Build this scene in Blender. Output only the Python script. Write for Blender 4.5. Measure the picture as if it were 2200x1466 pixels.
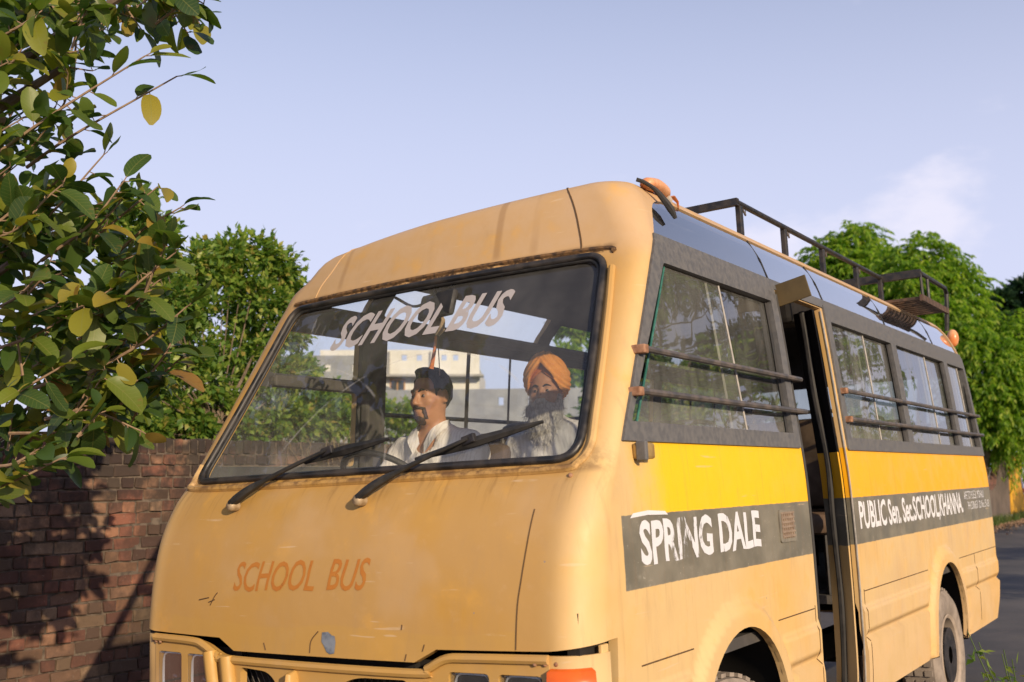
import bpy, bmesh, math, random
import numpy as np
from mathutils import Vector, Matrix, Euler
from mathutils.geometry import delaunay_2d_cdt

R = math.radians
random.seed(7); RNG = np.random.default_rng(7)
scene = bpy.context.scene
for o in list(bpy.data.objects):
    bpy.data.objects.remove(o)
COL = scene.collection

# ------------------------------------------------------------------ camera
cd = bpy.data.cameras.new('camera'); cam = bpy.data.objects.new('camera', cd); COL.objects.link(cam)
cam.location = (2.432, -2.300, 1.5526)
cam.rotation_euler = (R(90 + 6.714), 0, R(34.036))
cd.lens = 37.57; cd.sensor_width = 36; cd.clip_start = 0.05; cd.clip_end = 3000
cd.dof.use_dof = True; cd.dof.focus_distance = 4.2; cd.dof.aperture_fstop = 4.0
scene.camera = cam

# ------------------------------------------------------------------ sky, sun, exposure
SUN = Vector((0.78, -0.45, 0.31)).normalized()
world = bpy.data.worlds.new('World'); scene.world = world; world.use_nodes = True
wt = world.node_tree; wt.nodes.clear()
wo = wt.nodes.new('ShaderNodeOutputWorld'); bg = wt.nodes.new('ShaderNodeBackground')
sky = wt.nodes.new('ShaderNodeTexSky'); sky.sky_type = 'NISHITA'; sky.sun_disc = False
sky.sun_elevation = math.asin(SUN.z); sky.sun_rotation = math.atan2(SUN.x, SUN.y)
sky.air_density = 1.6; sky.dust_density = 2.0; sky.ozone_density = 3.0; sky.altitude = 200
SKY_STRENGTH = 0.125
SUN_STRENGTH = 4.9
bg.inputs['Strength'].default_value = SKY_STRENGTH
sd = bpy.data.lights.new('sun', 'SUN'); sun = bpy.data.objects.new('sun', sd); COL.objects.link(sun)
sd.energy = SUN_STRENGTH; sd.angle = R(0.55); sd.color = (1.0, 0.80, 0.56)
sun.rotation_euler = SUN.to_track_quat('Z', 'Y').to_euler(); sun.location = (20, -12, 12)
vs = scene.view_settings
vs.view_transform = 'Standard'; vs.look = 'None'; vs.gamma = 1; vs.exposure = 0.0; vs.use_curve_mapping = False
scene.render.film_transparent = False
scene.cycles.max_bounces = 8; scene.cycles.transparent_max_bounces = 24
scene.cycles.caustics_reflective = False; scene.cycles.caustics_refractive = False

# ------------------------------------------------------------------ node helpers
def nd(nt, typ, ins=None, **props):
    n = nt.nodes.new(typ)
    for k, v in props.items(): setattr(n, k, v)
    for k, v in (ins or {}).items(): put(nt, n.inputs[k], v)
    return n
def put(nt, sock, v):
    if isinstance(v, bpy.types.NodeSocket): nt.links.new(v, sock)
    else:
        if sock.type == 'RGBA' and len(v) == 3: v = (*v, 1)
        sock.default_value = v
def mth(nt, op, a, b=0.0, clamp=False):
    n = nt.nodes.new('ShaderNodeMath'); n.operation = op; n.use_clamp = clamp
    put(nt, n.inputs[0], a); put(nt, n.inputs[1], b); return n.outputs[0]
def mixc(nt, fac, a, b, mode='MIX'):
    n = nt.nodes.new('ShaderNodeMix'); n.data_type = 'RGBA'; n.blend_type = mode
    put(nt, n.inputs[0], fac); put(nt, n.inputs[6], a); put(nt, n.inputs[7], b); return n.outputs[2]
def mr(nt, v, a, b, c=0.0, d=1.0, smooth=True):
    n = nt.nodes.new('ShaderNodeMapRange'); n.interpolation_type = 'SMOOTHSTEP' if smooth else 'LINEAR'
    put(nt, n.inputs[0], v)
    for i, x in ((1, a), (2, b), (3, c), (4, d)): put(nt, n.inputs[i], x)
    return n.outputs[0]
def noise(nt, vec, scale, detail=3, rough=.55, sx=None):
    if sx is not None:
        m = nt.nodes.new('ShaderNodeMapping'); nt.links.new(vec, m.inputs[0]); m.inputs['Scale'].default_value = sx; vec = m.outputs[0]
    n = nt.nodes.new('ShaderNodeTexNoise'); nt.links.new(vec, n.inputs['Vector'])
    n.inputs['Scale'].default_value = scale; n.inputs['Detail'].default_value = detail; n.inputs['Roughness'].default_value = rough
    return n.outputs['Fac']
def ramp(nt, v, stops):
    n = nt.nodes.new('ShaderNodeValToRGB'); nt.links.new(v, n.inputs[0]); e = n.color_ramp.elements
    while len(e) < len(stops): e.new(0.5)
    for i, (p, c) in enumerate(stops):
        e[i].position = p; e[i].color = (*c, 1)
    return n.outputs[0]
def newmat(name):
    m = bpy.data.materials.new(name); m.use_nodes = True; nt = m.node_tree; nt.nodes.clear()
    out = nt.nodes.new('ShaderNodeOutputMaterial'); b = nt.nodes.new('ShaderNodeBsdfPrincipled')
    nt.links.new(b.outputs[0], out.inputs[0]); tc = nt.nodes.new('ShaderNodeTexCoord')
    return m, nt, b, tc, out
def bump(nt, b, h, strength=.3, dist=.01):
    n = nt.nodes.new('ShaderNodeBump'); nt.links.new(h, n.inputs['Height'])
    n.inputs['Strength'].default_value = strength; n.inputs['Distance'].default_value = dist
    nt.links.new(n.outputs[0], b.inputs['Normal'])
def simple(name, c1, c2=None, scale=8, rough=.6, rough2=None, metal=0., bmp=0., bdist=.005, detail=4, spec=.5, sx=None, lo=.35, hi=.65):
    m, nt, b, tc, out = newmat(name)
    v = noise(nt, tc.outputs['Object'], scale, detail, sx=sx)
    if c2 is None: b.inputs['Base Color'].default_value = (*c1, 1)
    else: put(nt, b.inputs['Base Color'], mixc(nt, mr(nt, v, lo, hi), c1, c2))
    if rough2 is None: b.inputs['Roughness'].default_value = rough
    else: put(nt, b.inputs['Roughness'], mr(nt, v, .3, .7, rough, rough2))
    b.inputs['Metallic'].default_value = metal; b.inputs['Specular IOR Level'].default_value = spec
    if bmp: bump(nt, b, v, bmp, bdist)
    return m

# world colour: hazy lavender evening sky with a few soft low clouds
geo = wt.nodes.new('ShaderNodeTexCoord'); dirv = geo.outputs['Generated']
sepw = nd(wt, 'ShaderNodeSeparateXYZ', {0: dirv})
hs = nd(wt, 'ShaderNodeHueSaturation', {'Saturation': .86, 'Value': 1.0, 'Color': sky.outputs[0]})
tint = mixc(wt, 1.0, hs.outputs[0], (1.13, 1.0, 1.17), 'MULTIPLY')
hz = mixc(wt, mr(wt, sepw.outputs[2], .12, .60, .88, .14), tint, (5.75, 6.05, 8.05))
cm = nt_map = nd(wt, 'ShaderNodeMapping', {0: dirv}); cm.inputs['Scale'].default_value = (1, 1, 2.0); cm.inputs['Location'].default_value = (3.1, .4, .2)
cn = nd(wt, 'ShaderNodeTexNoise', {'Vector': cm.outputs[0], 'Scale': 9.0, 'Detail': 7.0, 'Roughness': .55})
puff = None
for (cx, cy, cz, rad, amp) in ((-.215, .955, .205, .075, .95), (-.235, .95, .175, .06, .8), (-.335, .92, .195, .05, .85), (-.30, .93, .17, .06, .7), (-.60, .78, .16, .09, .5), (.25, .95, .20, .10, .8), (.75, .62, .22, .11, .7), (-.95, .2, .18, .12, .5), (.1, -.97, .2, .12, .7)):
    dv = nd(wt, 'ShaderNodeVectorMath', {0: dirv, 1: (cx, cy, cz)}, operation='DISTANCE').outputs['Value']
    blob = mth(wt, 'SUBTRACT', mr(wt, dv, rad * 1.5, 0, 0, 1.0), mth(wt, 'MULTIPLY', mth(wt, 'SUBTRACT', .62, cn.outputs['Fac']), 2.6)); blob = mr(wt, blob, .05, .75, 0, amp)
    puff = blob if puff is None else mth(wt, 'MAXIMUM', puff, blob)
skyc = mixc(wt, mth(wt, 'MULTIPLY', puff, .7), hz, (7.5, 7.2, 8.2))
put(wt, bg.inputs['Color'], skyc); wt.links.new(bg.outputs[0], wo.inputs[0])

# ------------------------------------------------------------------ mesh helpers
def link(name, me, parent=None, mats=(), smooth=False):
    o = bpy.data.objects.new(name, me); COL.objects.link(o)
    for m in (mats if isinstance(mats, (list, tuple)) else [mats]): me.materials.append(m)
    if parent is not None: o.parent = parent
    if smooth: me.shade_smooth() if hasattr(me, 'shade_smooth') else None
    return o
def pymesh(name, V, F, parent=None, mats=(), smooth=False, mi=None, nrm=None):
    me = bpy.data.meshes.new(name); me.from_pydata([tuple(map(float, v)) for v in V], [], [tuple(int(i) for i in f) for f in F])
    if mi is not None: me.polygons.foreach_set('material_index', np.asarray(mi, np.int32))
    if smooth: me.polygons.foreach_set('use_smooth', np.ones(len(me.polygons), bool))
    me.update()
    if nrm is not None: me.normals_split_custom_set_from_vertices([tuple(n) for n in nrm])
    return link(name, me, parent, mats)
def fastmesh(name, V, F, parent=None, mats=(), smooth=False, mi=None):
    V = np.asarray(V, np.float32); F = np.asarray(F, np.int32); k = F.shape[1]
    me = bpy.data.meshes.new(name); me.vertices.add(len(V)); me.vertices.foreach_set('co', V.ravel())
    me.loops.add(F.size); me.loops.foreach_set('vertex_index', F.ravel())
    me.polygons.add(len(F)); me.polygons.foreach_set('loop_start', np.arange(0, F.size, k, dtype=np.int32))
    try: me.polygons.foreach_set('loop_total', np.full(len(F), k, np.int32))
    except Exception: pass
    if mi is not None: me.polygons.foreach_set('material_index', np.asarray(mi, np.int32))
    if smooth: me.polygons.foreach_set('use_smooth', np.ones(len(F), bool))
    me.update(calc_edges=True)
    return link(name, me, parent, mats)
def empty(name, loc=(0, 0, 0), rot=(0, 0, 0), parent=None):
    o = bpy.data.objects.new(name, None); COL.objects.link(o); o.location = loc; o.rotation_euler = rot
    o.empty_display_size = .2
    if parent is not None: o.parent = parent
    return o
def tag(o, label, cat, group=None, kind=None):
    o['label'] = label; o['category'] = cat
    if group: o['group'] = group
    if kind: o['kind'] = kind
    return o
class MB:
    """collects shapes into one mesh"""
    def __init__(s): s.V = []; s.F = []; s.M = []; s.n = 0
    def add(s, V, F, m=0):
        V = np.asarray(V, float); s.V.append(V); s.F += [tuple(int(i) + s.n for i in f) for f in F]; s.M += [m] * len(F); s.n += len(V); return s
    def box(s, c, size, rot=None, m=0, bev=.0, taper=1.0):
        sx, sy, sz = [a / 2 for a in size]
        if bev <= 0:
            V = np.array([(x * sx * (taper if z > 0 else 1), y * sy * (taper if z > 0 else 1), z * sz) for z in (-1, 1) for y in (-1, 1) for x in (-1, 1)])
            F = [(0, 2, 3, 1), (4, 5, 7, 6), (0, 1, 5, 4), (2, 6, 7, 3), (0, 4, 6, 2), (1, 3, 7, 5)]
        else:
            bm = bmesh.new(); bmesh.ops.create_cube(bm, size=1)
            for v in bm.verts: v.co = Vector((v.co.x * size[0], v.co.y * size[1], v.co.z * size[2]))
            bmesh.ops.bevel(bm, geom=list(bm.edges), offset=min(bev, min(size) * .45), segments=2, affect='EDGES', profile=.5)
            bm.verts.index_update(); V = np.array([v.co[:] for v in bm.verts]); F = [tuple(v.index for v in f.verts) for f in bm.faces]; bm.free()
        if rot is not None: V = V @ np.array(Euler(rot).to_matrix()).T
        return s.add(V + np.array(c), F, m)
    def tube(s, P, r, n=8, m=0, caps=True, flat=1.0):
        P = np.asarray(P, float); k = len(P); r = np.broadcast_to(np.asarray(r, float), (k,))
        T = np.gradient(P, axis=0); T /= np.linalg.norm(T, axis=1)[:, None] + 1e-12
        up = np.array([0, 0, 1.]) if abs(T[0][2]) < .9 else np.array([1., 0, 0])
        V = []
        for i in range(k):
            a = np.cross(T[i], up); a /= np.linalg.norm(a) + 1e-12; b = np.cross(a, T[i]); up = b
            for j in range(n):
                t = 2 * math.pi * j / n; V.append(P[i] + r[i] * (a * math.cos(t) + b * math.sin(t) * flat))
        F = [(i * n + j, i * n + (j + 1) % n, (i + 1) * n + (j + 1) % n, (i + 1) * n + j) for i in range(k - 1) for j in range(n)]
        if caps: F += [tuple(range(n))[::-1], tuple((k - 1) * n + j for j in range(n))]
        return s.add(V, F, m)
    def lathe(s, prof, n=32, axis='X', c=(0, 0, 0), m=0, close=False):
        V = []
        for (h, r) in prof:
            for j in range(n):
                t = 2 * math.pi * j / n; p = (h, r * math.cos(t), r * math.sin(t))
                V.append(p if axis == 'X' else ((p[1], p[0], p[2]) if axis == 'Y' else (p[1], p[2], p[0])))
        k = len(prof); F = [(i * n + j, i * n + (j + 1) % n, (i + 1) * n + (j + 1) % n, (i + 1) * n + j) for i in range(k - 1) for j in range(n)]
        return s.add(np.array(V) + np.array(c), F, m)
    def sphere(s, c, r, n=16, k=10, m=0):
        r = np.broadcast_to(np.asarray(r, float), (3,)); V = []
        for i in range(k + 1):
            a = math.pi * i / k
            for j in range(n):
                t = 2 * math.pi * j / n; V.append((r[0] * math.sin(a) * math.cos(t), r[1] * math.sin(a) * math.sin(t), r[2] * math.cos(a)))
        F = [(i * n + j, (i + 1) * n + j, (i + 1) * n + (j + 1) % n, i * n + (j + 1) % n) for i in range(k) for j in range(n)]
        return s.add(np.array(V) + np.array(c), F, m)
    def build(s, name, mats, parent=None, smooth=False):
        o = pymesh(name, np.concatenate(s.V), s.F, parent, mats, smooth, s.M)
        if smooth: sharp_by_angle(o)
        return o
def sharp_by_angle(o, ang=40):
    me = o.data; bm = bmesh.new(); bm.from_mesh(me)
    for e in bm.edges:
        if len(e.link_faces) == 2 and e.calc_face_angle(0) > R(ang): e.smooth = False
    bm.to_mesh(me); bm.free(); me.update()
def smoothstep(a, b, x):
    t = np.clip((np.asarray(x, float) - a) / (b - a), 0, 1); return t * t * (3 - 2 * t)
def pchip(xs, ys):
    xs = np.array(xs, float); ys = np.array(ys, float); h = np.diff(xs); d = np.diff(ys) / h; m = np.zeros_like(xs)
    for i in range(1, len(xs) - 1):
        if d[i - 1] * d[i] > 0:
            w1 = 2 * h[i] + h[i - 1]; w2 = h[i] + 2 * h[i - 1]; m[i] = (w1 + w2) / (w1 / d[i - 1] + w2 / d[i])
    m[0] = d[0]; m[-1] = d[-1]
    def f(x):
        x = np.clip(np.asarray(x, float), xs[0], xs[-1]); i = np.clip(np.searchsorted(xs, x, 'right') - 1, 0, len(xs) - 2)
        t = (x - xs[i]) / h[i]
        return (1 + 2 * t) * (1 - t) ** 2 * ys[i] + t * (1 - t) ** 2 * h[i] * m[i] + t * t * (3 - 2 * t) * ys[i + 1] + t * t * (t - 1) * h[i] * m[i + 1]
    return f
def catmull(P, k=6):
    P = np.asarray(P, float); Q = np.vstack([2 * P[0] - P[1], P, 2 * P[-1] - P[-2]]); out = []
    for i in range(1, len(Q) - 2):
        for t in np.linspace(0, 1, k, endpoint=False):
            a, b, c, d = Q[i - 1], Q[i], Q[i + 1], Q[i + 2]
            out.append(.5 * (2 * b + (c - a) * t + (2 * a - 5 * b + 4 * c - d) * t * t + (3 * b - a - 3 * c + d) * t ** 3))
    out.append(P[-1]); return np.array(out)

# ================================================================== materials of the bus
def paint_mat(name, everywhere=False):
    m, nt, b, tc, out = newmat(name); co = tc.outputs['Object']
    s = nd(nt, 'ShaderNodeSeparateXYZ', {0: co}); X, Y, Z = s.outputs
    ax = mth(nt, 'ABSOLUTE', X)
    n1 = noise(nt, co, 1.7, 4); n2 = noise(nt, co, 6.5, 5, .6); n3 = noise(nt, co, 60, 3); n4 = noise(nt, co, 18, 6, .7)
    fcol = mixc(nt, mr(nt, n1, .40, .68), (.475, .282, .090), (.505, .276, .048)); scol = mixc(nt, mr(nt, n1, .42, .72), (.630, .440, .200), (.66, .405, .130))  # side base paler than front: sunlit highlight tone put into the colour
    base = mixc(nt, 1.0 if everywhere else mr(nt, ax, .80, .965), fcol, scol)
    if not everywhere: base = mixc(nt, mth(nt, 'MULTIPLY', mr(nt, Z, 2.20, 2.34), mr(nt, n2, .3, .7, .9, .6)), base, (.535, .365, .205))
    base = mixc(nt, mr(nt, n2, .56, .74, 0, .42), base, (.66, .355, .060))
    base = mixc(nt, mr(nt, n4, .55, .8, 0, .22), base, (.60, .40, .22))
    # repainted lower edge of the nose, faded patches, grime
    n5 = noise(nt, co, .9, 2); lowz = mth(nt, 'ADD', Z, mth(nt, 'MULTIPLY', mth(nt, 'SUBTRACT', n5, .5), .16)); lowm = mth(nt, 'MULTIPLY', mr(nt, lowz, 1.050, 1.040), mr(nt, ax, .76, .74))
    if not everywhere: base = mixc(nt, mth(nt, 'MULTIPLY', lowm, .55), base, (.50, .295, .072))
    gr_ = noise(nt, co, 1.0, 5, .7, sx=(9, 9, 2.4)); base = mixc(nt, mr(nt, gr_, .50, .78, 0, .30), base, (.36, .235, .12)); base = mixc(nt, mr(nt, noise(nt, co, 2.6, 3), .52, .66, 0, .24), base, (.54, .38, .23))
    jit = mth(nt, 'MULTIPLY', mth(nt, 'SUBTRACT', noise(nt, co, 25, 3), .5), .006)
    Zj = mth(nt, 'ADD', Z, jit)
    side = 1.0 if everywhere else mr(nt, ax, .915, .935)
    def band(z0, z1, soft=.0015):
        return mth(nt, 'MULTIPLY', mr(nt, Zj, z0 - soft, z0 + soft), mr(nt, Zj, z1 + soft, z1 - soft))
    ym = mth(nt, 'ADD', Y, mth(nt, 'MULTIPLY', mth(nt, 'SUBTRACT', n2, .5), .25))
    stripe = mth(nt, 'MULTIPLY', band(1.361, 1.60), side)
    if not everywhere: stripe = mth(nt, 'MULTIPLY', stripe, mr(nt, ym, .60, .88))
    ycol = mixc(nt, mr(nt, Y, 1.4, 3.4), (.86, .50, .002), (.84, .40, .008))
    ycol = mixc(nt, mr(nt, n2, .5, .75, 0, .35), ycol, (.80, .42, .05))
    base = mixc(nt, stripe, base, ycol)
    bandm = mth(nt, 'MULTIPLY', band(1.1415, 1.361), side)
    if not everywhere: bandm = mth(nt, 'MULTIPLY', bandm, mr(nt, mth(nt, 'ADD', Y, jit), .546, .550))
    gcol = mixc(nt, mr(nt, n2, .35, .7), (.135, .125, .092), (.205, .188, .145))
    gcol = mixc(nt, mr(nt, n4, .55, .8, 0, .7), gcol, (.30, .275, .225))
    gcol = mixc(nt, mr(nt, noise(nt, co, 90, 2), .72, .76, 0, .8), gcol, (.5, .47, .4))
    base = mixc(nt, bandm, base, gcol)
    # chips
    chip = mth(nt, 'MULTIPLY', mr(nt, noise(nt, co, 34, 3, .5), .745, .76), mr(nt, n2, .5, .56))
    base = mixc(nt, chip, base, (.30, .24, .19))
    # rust and dirt running down under the windscreen and around its edge, front only
    fr = mr(nt, Y, .60, .42)
    run = noise(nt, co, 1.0, 5, .65, sx=(38, 3, 4.2))
    rz = mth(nt, 'MULTIPLY', mr(nt, Z, 1.36, 1.505), mr(nt, run, .50, .70))
    base = mixc(nt, mth(nt, 'MULTIPLY', mth(nt, 'MULTIPLY', rz, fr), .42), base, (.17, .085, .025))
    edge = mth(nt, 'MULTIPLY', mr(nt, Z, 1.488, 1.515), mth(nt, 'MULTIPLY', fr, mr(nt, n4, .38, .6)))
    base = mixc(nt, mth(nt, 'MULTIPLY', edge, .8), base, (.10, .045, .02))
    vtop = mth(nt, 'MULTIPLY', mr(nt, Z, 2.262, 2.276), mr(nt, Z, 2.31, 2.285)); vtop = mth(nt, 'MULTIPLY', vtop, mr(nt, ax, .80, .75))
    base = mixc(nt, mth(nt, 'MULTIPLY', vtop, mr(nt, n4, .35, .55)), base, (.055, .03, .014))
    # dark runs on the visor
    vr = noise(nt, co, 1.0, 2, .5, sx=(7.5, .4, .4))
    vrun = mth(nt, 'MULTIPLY', mth(nt, 'MULTIPLY', mr(nt, vr, .64, .70), mr(nt, Z, 2.29, 2.33)), mr(nt, Y, 1.35, 1.1))
    base = mixc(nt, mth(nt, 'MULTIPLY', vrun, .45), base, (.26, .14, .05))
    sdr = noise(nt, co, 1.0, 5, .7, sx=(3, 34, 2.0)); sdm = mth(nt, 'MULTIPLY', mth(nt, 'MULTIPLY', mr(nt, sdr, .52, .74), mr(nt, Z, .55, 1.10, .35, 1.0)), side); base = mixc(nt, mth(nt, 'MULTIPLY', sdm, .26), base, (.24, .15, .08))
    scr = noise(nt, co, 1.0, 2, .4, sx=(5, 2.2, 60)); base = mixc(nt, mth(nt, 'MULTIPLY', mr(nt, scr, .70, .735, 0, .5), mr(nt, n2, .45, .6)), base, (.62, .47, .30))
    # road dust on the skirts
    dust = mth(nt, 'MULTIPLY', mr(nt, Z, 1.0, .52), mr(nt, n2, .25, .7, .25, .85))
    base = mixc(nt, mth(nt, 'MULTIPLY', dust, .6), base, (.58, .40, .235))
    put(nt, b.inputs['Base Color'], base)
    put(nt, b.inputs['Roughness'], mth(nt, 'ADD', mr(nt, n2, .3, .7, .42, .66), mth(nt, 'MULTIPLY', dust, .2)))
    b.inputs['Specular IOR Level'].default_value = .42
    hgt = mth(nt, 'ADD', mth(nt, 'MULTIPLY', noise(nt, co, 3.3, 3), 1.0), mth(nt, 'MULTIPLY', n3, .03))
    bump(nt, b, hgt, .22, .02)
    return m
def glass_mat(name, tint, f0, dust=0., dcol=(.45, .43, .38), rough=.0, streak=(14, 14, 1.5), wave=0., low=None, wipe=None):
    m = bpy.data.materials.new(name); m.use_nodes = True; nt = m.node_tree; nt.nodes.clear()
    out = nt.nodes.new('ShaderNodeOutputMaterial'); tc = nt.nodes.new('ShaderNodeTexCoord'); co = tc.outputs['Object']
    lw = nd(nt, 'ShaderNodeLayerWeight', {'Blend': .5})
    fac = mth(nt, 'ADD', mth(nt, 'MULTIPLY', mth(nt, 'POWER', lw.outputs['Facing'], 4.5), 1 - f0), f0, True)
    tr = nd(nt, 'ShaderNodeBsdfTransparent', {0: tint}); gl = nd(nt, 'ShaderNodeBsdfGlossy', {0: (.95, .97, 1), 'Roughness': rough})
    if wave:
        bp = nt.nodes.new('ShaderNodeBump'); nt.links.new(noise(nt, co, 2.6, 2), bp.inputs['Height']); bp.inputs['Strength'].default_value = wave; bp.inputs['Distance'].default_value = .02
        nt.links.new(bp.outputs[0], gl.inputs['Normal'])
    mx = nt.nodes.new('ShaderNodeMixShader'); nt.links.new(fac, mx.inputs[0]); nt.links.new(tr.outputs[0], mx.inputs[1]); nt.links.new(gl.outputs[0], mx.inputs[2])
    last = mx.outputs[0]
    if dust:
        df = nd(nt, 'ShaderNodeBsdfDiffuse', {0: dcol})
        a = noise(nt, co, 1.0, 5, .65, sx=streak); c = noise(nt, co, 2.2, 3)
        d = mth(nt, 'MULTIPLY', mr(nt, a, .36, .68, .32, 1.35, False), mr(nt, c, .3, .7, .5, 1.3, False))
        if low:
            s = nd(nt, 'ShaderNodeSeparateXYZ', {0: co})
            d = mth(nt, 'ADD', d, mr(nt, s.outputs[2], low[1], low[0], 0, low[2]))
        if wipe:
            s = nd(nt, 'ShaderNodeSeparateXYZ', {0: co}); rs = []
            for (px_, pz_) in wipe:
                dx = mth(nt, 'SUBTRACT', s.outputs[0], px_); dz = mth(nt, 'MULTIPLY', mth(nt, 'SUBTRACT', s.outputs[2], pz_), 1.16); rs.append(mth(nt, 'SQRT', mth(nt, 'ADD', mth(nt, 'MULTIPLY', dx, dx), mth(nt, 'MULTIPLY', dz, dz))))
            rmin = mth(nt, 'MINIMUM', rs[0], rs[1]); d = mth(nt, 'ADD', d, mr(nt, rmin, .60, .64, 0, .5)); arcn = mr(nt, noise(nt, co, 7, 3), .4, .6)
            for r_ in rs: d = mth(nt, 'ADD', d, mth(nt, 'MULTIPLY', mr(nt, mth(nt, 'ABSOLUTE', mth(nt, 'SUBTRACT', r_, .615)), .008, .0, 0, 4.0), arcn))
            sc_ = noise(nt, co, 1.0, 2, .5, sx=(70, 4, 9)); d = mth(nt, 'ADD', d, mth(nt, 'MULTIPLY', mr(nt, sc_, .66, .70, 0, 2.5), mr(nt, s.outputs[0], -.42, -.62)))
        d = mth(nt, 'MULTIPLY', d, dust, True)
        m2 = nt.nodes.new('ShaderNodeMixShader'); nt.links.new(d, m2.inputs[0]); nt.links.new(last, m2.inputs[1]); nt.links.new(df.outputs[0], m2.inputs[2]); last = m2.outputs[0]
    nt.links.new(last, out.inputs[0]); return m
def letter_mat(name, col, col2, wear, rough=.6, scale=28, worn=None):
    m, nt, b, tc, out = newmat(name); co = tc.outputs['Object']
    put(nt, b.inputs['Base Color'], mixc(nt, noise(nt, co, 22, 4), col, col2)); b.inputs['Roughness'].default_value = rough
    if wear > 0:
        a = noise(nt, co, 1.0, 6, .7, sx=(scale, scale, scale * .35)); c = noise(nt, co, 5, 2)
        v_ = mth(nt, 'ADD', a, mth(nt, 'MULTIPLY', c, .5))
        if worn:
            sy = nd(nt, 'ShaderNodeSeparateXYZ', {0: co}).outputs[1]; v_ = mth(nt, 'SUBTRACT', v_, mr(nt, mth(nt, 'ABSOLUTE', mth(nt, 'SUBTRACT', sy, worn[0])), worn[1], worn[1] * .4, 0, worn[2]))
        al = mr(nt, v_, wear - .06, wear + .06)
        tr = nd(nt, 'ShaderNodeBsdfTransparent'); mx = nt.nodes.new('ShaderNodeMixShader')
        nt.links.new(al, mx.inputs[0]); nt.links.new(tr.outputs[0], mx.inputs[1]); nt.links.new(b.outputs[0], mx.inputs[2]); nt.links.new(mx.outputs[0], out.inputs[0])
    return m
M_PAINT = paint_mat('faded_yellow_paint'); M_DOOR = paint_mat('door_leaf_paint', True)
M_TRIM = simple('interior_trim', (.060, .055, .050), (.095, .085, .075), 9, .7)
M_CEIL = simple('interior_headlining', (.055, .055, .058), (.085, .085, .085), 5, .8)
M_FRAME = simple('weathered_window_frame', (.092, .092, .094), (.128, .125, .123), 40, .55, .75, bmp=.15)
M_RUBBER = simple('black_rubber', (.012, .012, .012), (.03, .028, .026), 20, .55, .8)
M_SEAL = simple('windscreen_rubber', (.012, .012, .012), (.05, .042, .035), 11, .30, .65)
M_BLACK = simple('black_painted_steel', (.012, .012, .013), (.035, .03, .028), 25, .38, .65, bmp=.1)
M_BAR = simple('dusty_steel_bar', (.075, .07, .068), (.15, .125, .11), 16, .45, .7, metal=.25)
M_RUST = simple('rusty_bracket', (.22, .105, .055), (.36, .20, .12), 40, .8, bmp=.4)
M_WS = glass_mat('windscreen_glass', (.95, .97, .96), .06, .060, (.55, .54, .5), streak=(5, 5, 2.2), low=(1.52, 1.70, 1.0), wipe=((-.50, 1.43), (.118, 1.43)))
M_WIN = glass_mat('dusty_side_glass', (.60, .65, .61), .14, .27, (.28, .28, .26), streak=(9, 7, .8), wave=.10, low=(1.62, 1.82, .9))
M_WINF = glass_mat('dusty_front_side_glass', (.86, .89, .86), .14, .22, (.28, .28, .26), streak=(9, 7, .8), wave=.10, low=(1.62, 1.82, .9))
M_FARWIN = glass_mat('far_side_glass', (.90, .93, .92), .05, .03)
M_COVE = glass_mat('tinted_cove_glass', (.94, .95, .97), .70, .03, (.3, .3, .32), wave=.06)
M_COVE1 = glass_mat('tinted_front_cove_glass', (.97, .98, .99), .48, .02, (.3, .3, .32), wave=.06)
M_ORANGE = simple('sun_bleached_amber_lens', (.62, .20, .06), (.70, .36, .18), 9, .28, .5)
M_AMBER = simple('amber_indicator_lens', (.72, .13, .015), (.62, .10, .01), 12, .22)
M_REDLENS = simple('dull_red_marker', (.20, .03, .025), (.13, .022, .018), 12, .4)
M_CHROME = simple('headlight_reflector', (.84, .85, .87), (.74, .75, .77), 18, .3, .45, metal=.45)
M_LAMPGLASS = glass_mat('headlight_glass', (.92, .94, .96), .14, .02)
M_GAP = simple('dark_engine_bay', (.012, .010, .008), None, 5, .9)
M_MESH = simple('grille_mesh', (.02, .018, .015), (.05, .04, .03), 30, .7)
M_TYRE = simple('dusty_tyre', (.205, .17, .14), (.30, .25, .205), 13, .9, bmp=.25, bdist=.004)
M_RIM = simple('dust_caked_rim', (.28, .225, .175), (.38, .31, .245), 9, .85, bmp=.2)
M_SEAT = simple('brown_seat_vinyl', (.10, .065, .042), (.16, .105, .07), 10, .5, bmp=.1)
M_STEEL = simple('worn_step_plate', (.20, .185, .165), (.30, .275, .245), 30, .55, bmp=.3, metal=.2)
M_WOOD = simple('olive_brown_board', (.060, .040, .012), (.08, .055, .018), 10, .6)
M_PATCH = simple('bare_metal_patch', (.10, .125, .16), (.22, .25, .29), 22, .5, bmp=.4)
M_CRACK = simple('dark_crack', (.10, .055, .022), None, 10, .9)
M_LW = letter_mat('silver_sticker_letters', (.44, .41, .40), (.36, .33, .32), 0, .5)
M_LH = letter_mat('faded_orange_letters', (.43, .135, .016), (.50, .21, .026), .50)
M_LS = letter_mat('flaking_white_letters', (.72, .72, .74), (.58, .60, .64), .575, worn=(.97, .17, .15))
M_LP = letter_mat('white_painted_letters', (.74, .74, .75), (.62, .62, .64), .44)

# ================================================================== the school bus
RHO = R(2.843)
bus = empty('school_bus', (0, 0, 0), (0, -RHO, 0))
tag(bus, 'old faded yellow school minibus with dark grey lettered band and roof rack', 'bus')
BUSM = Euler((0, -RHO, 0)).to_matrix().to_4x4()

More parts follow.
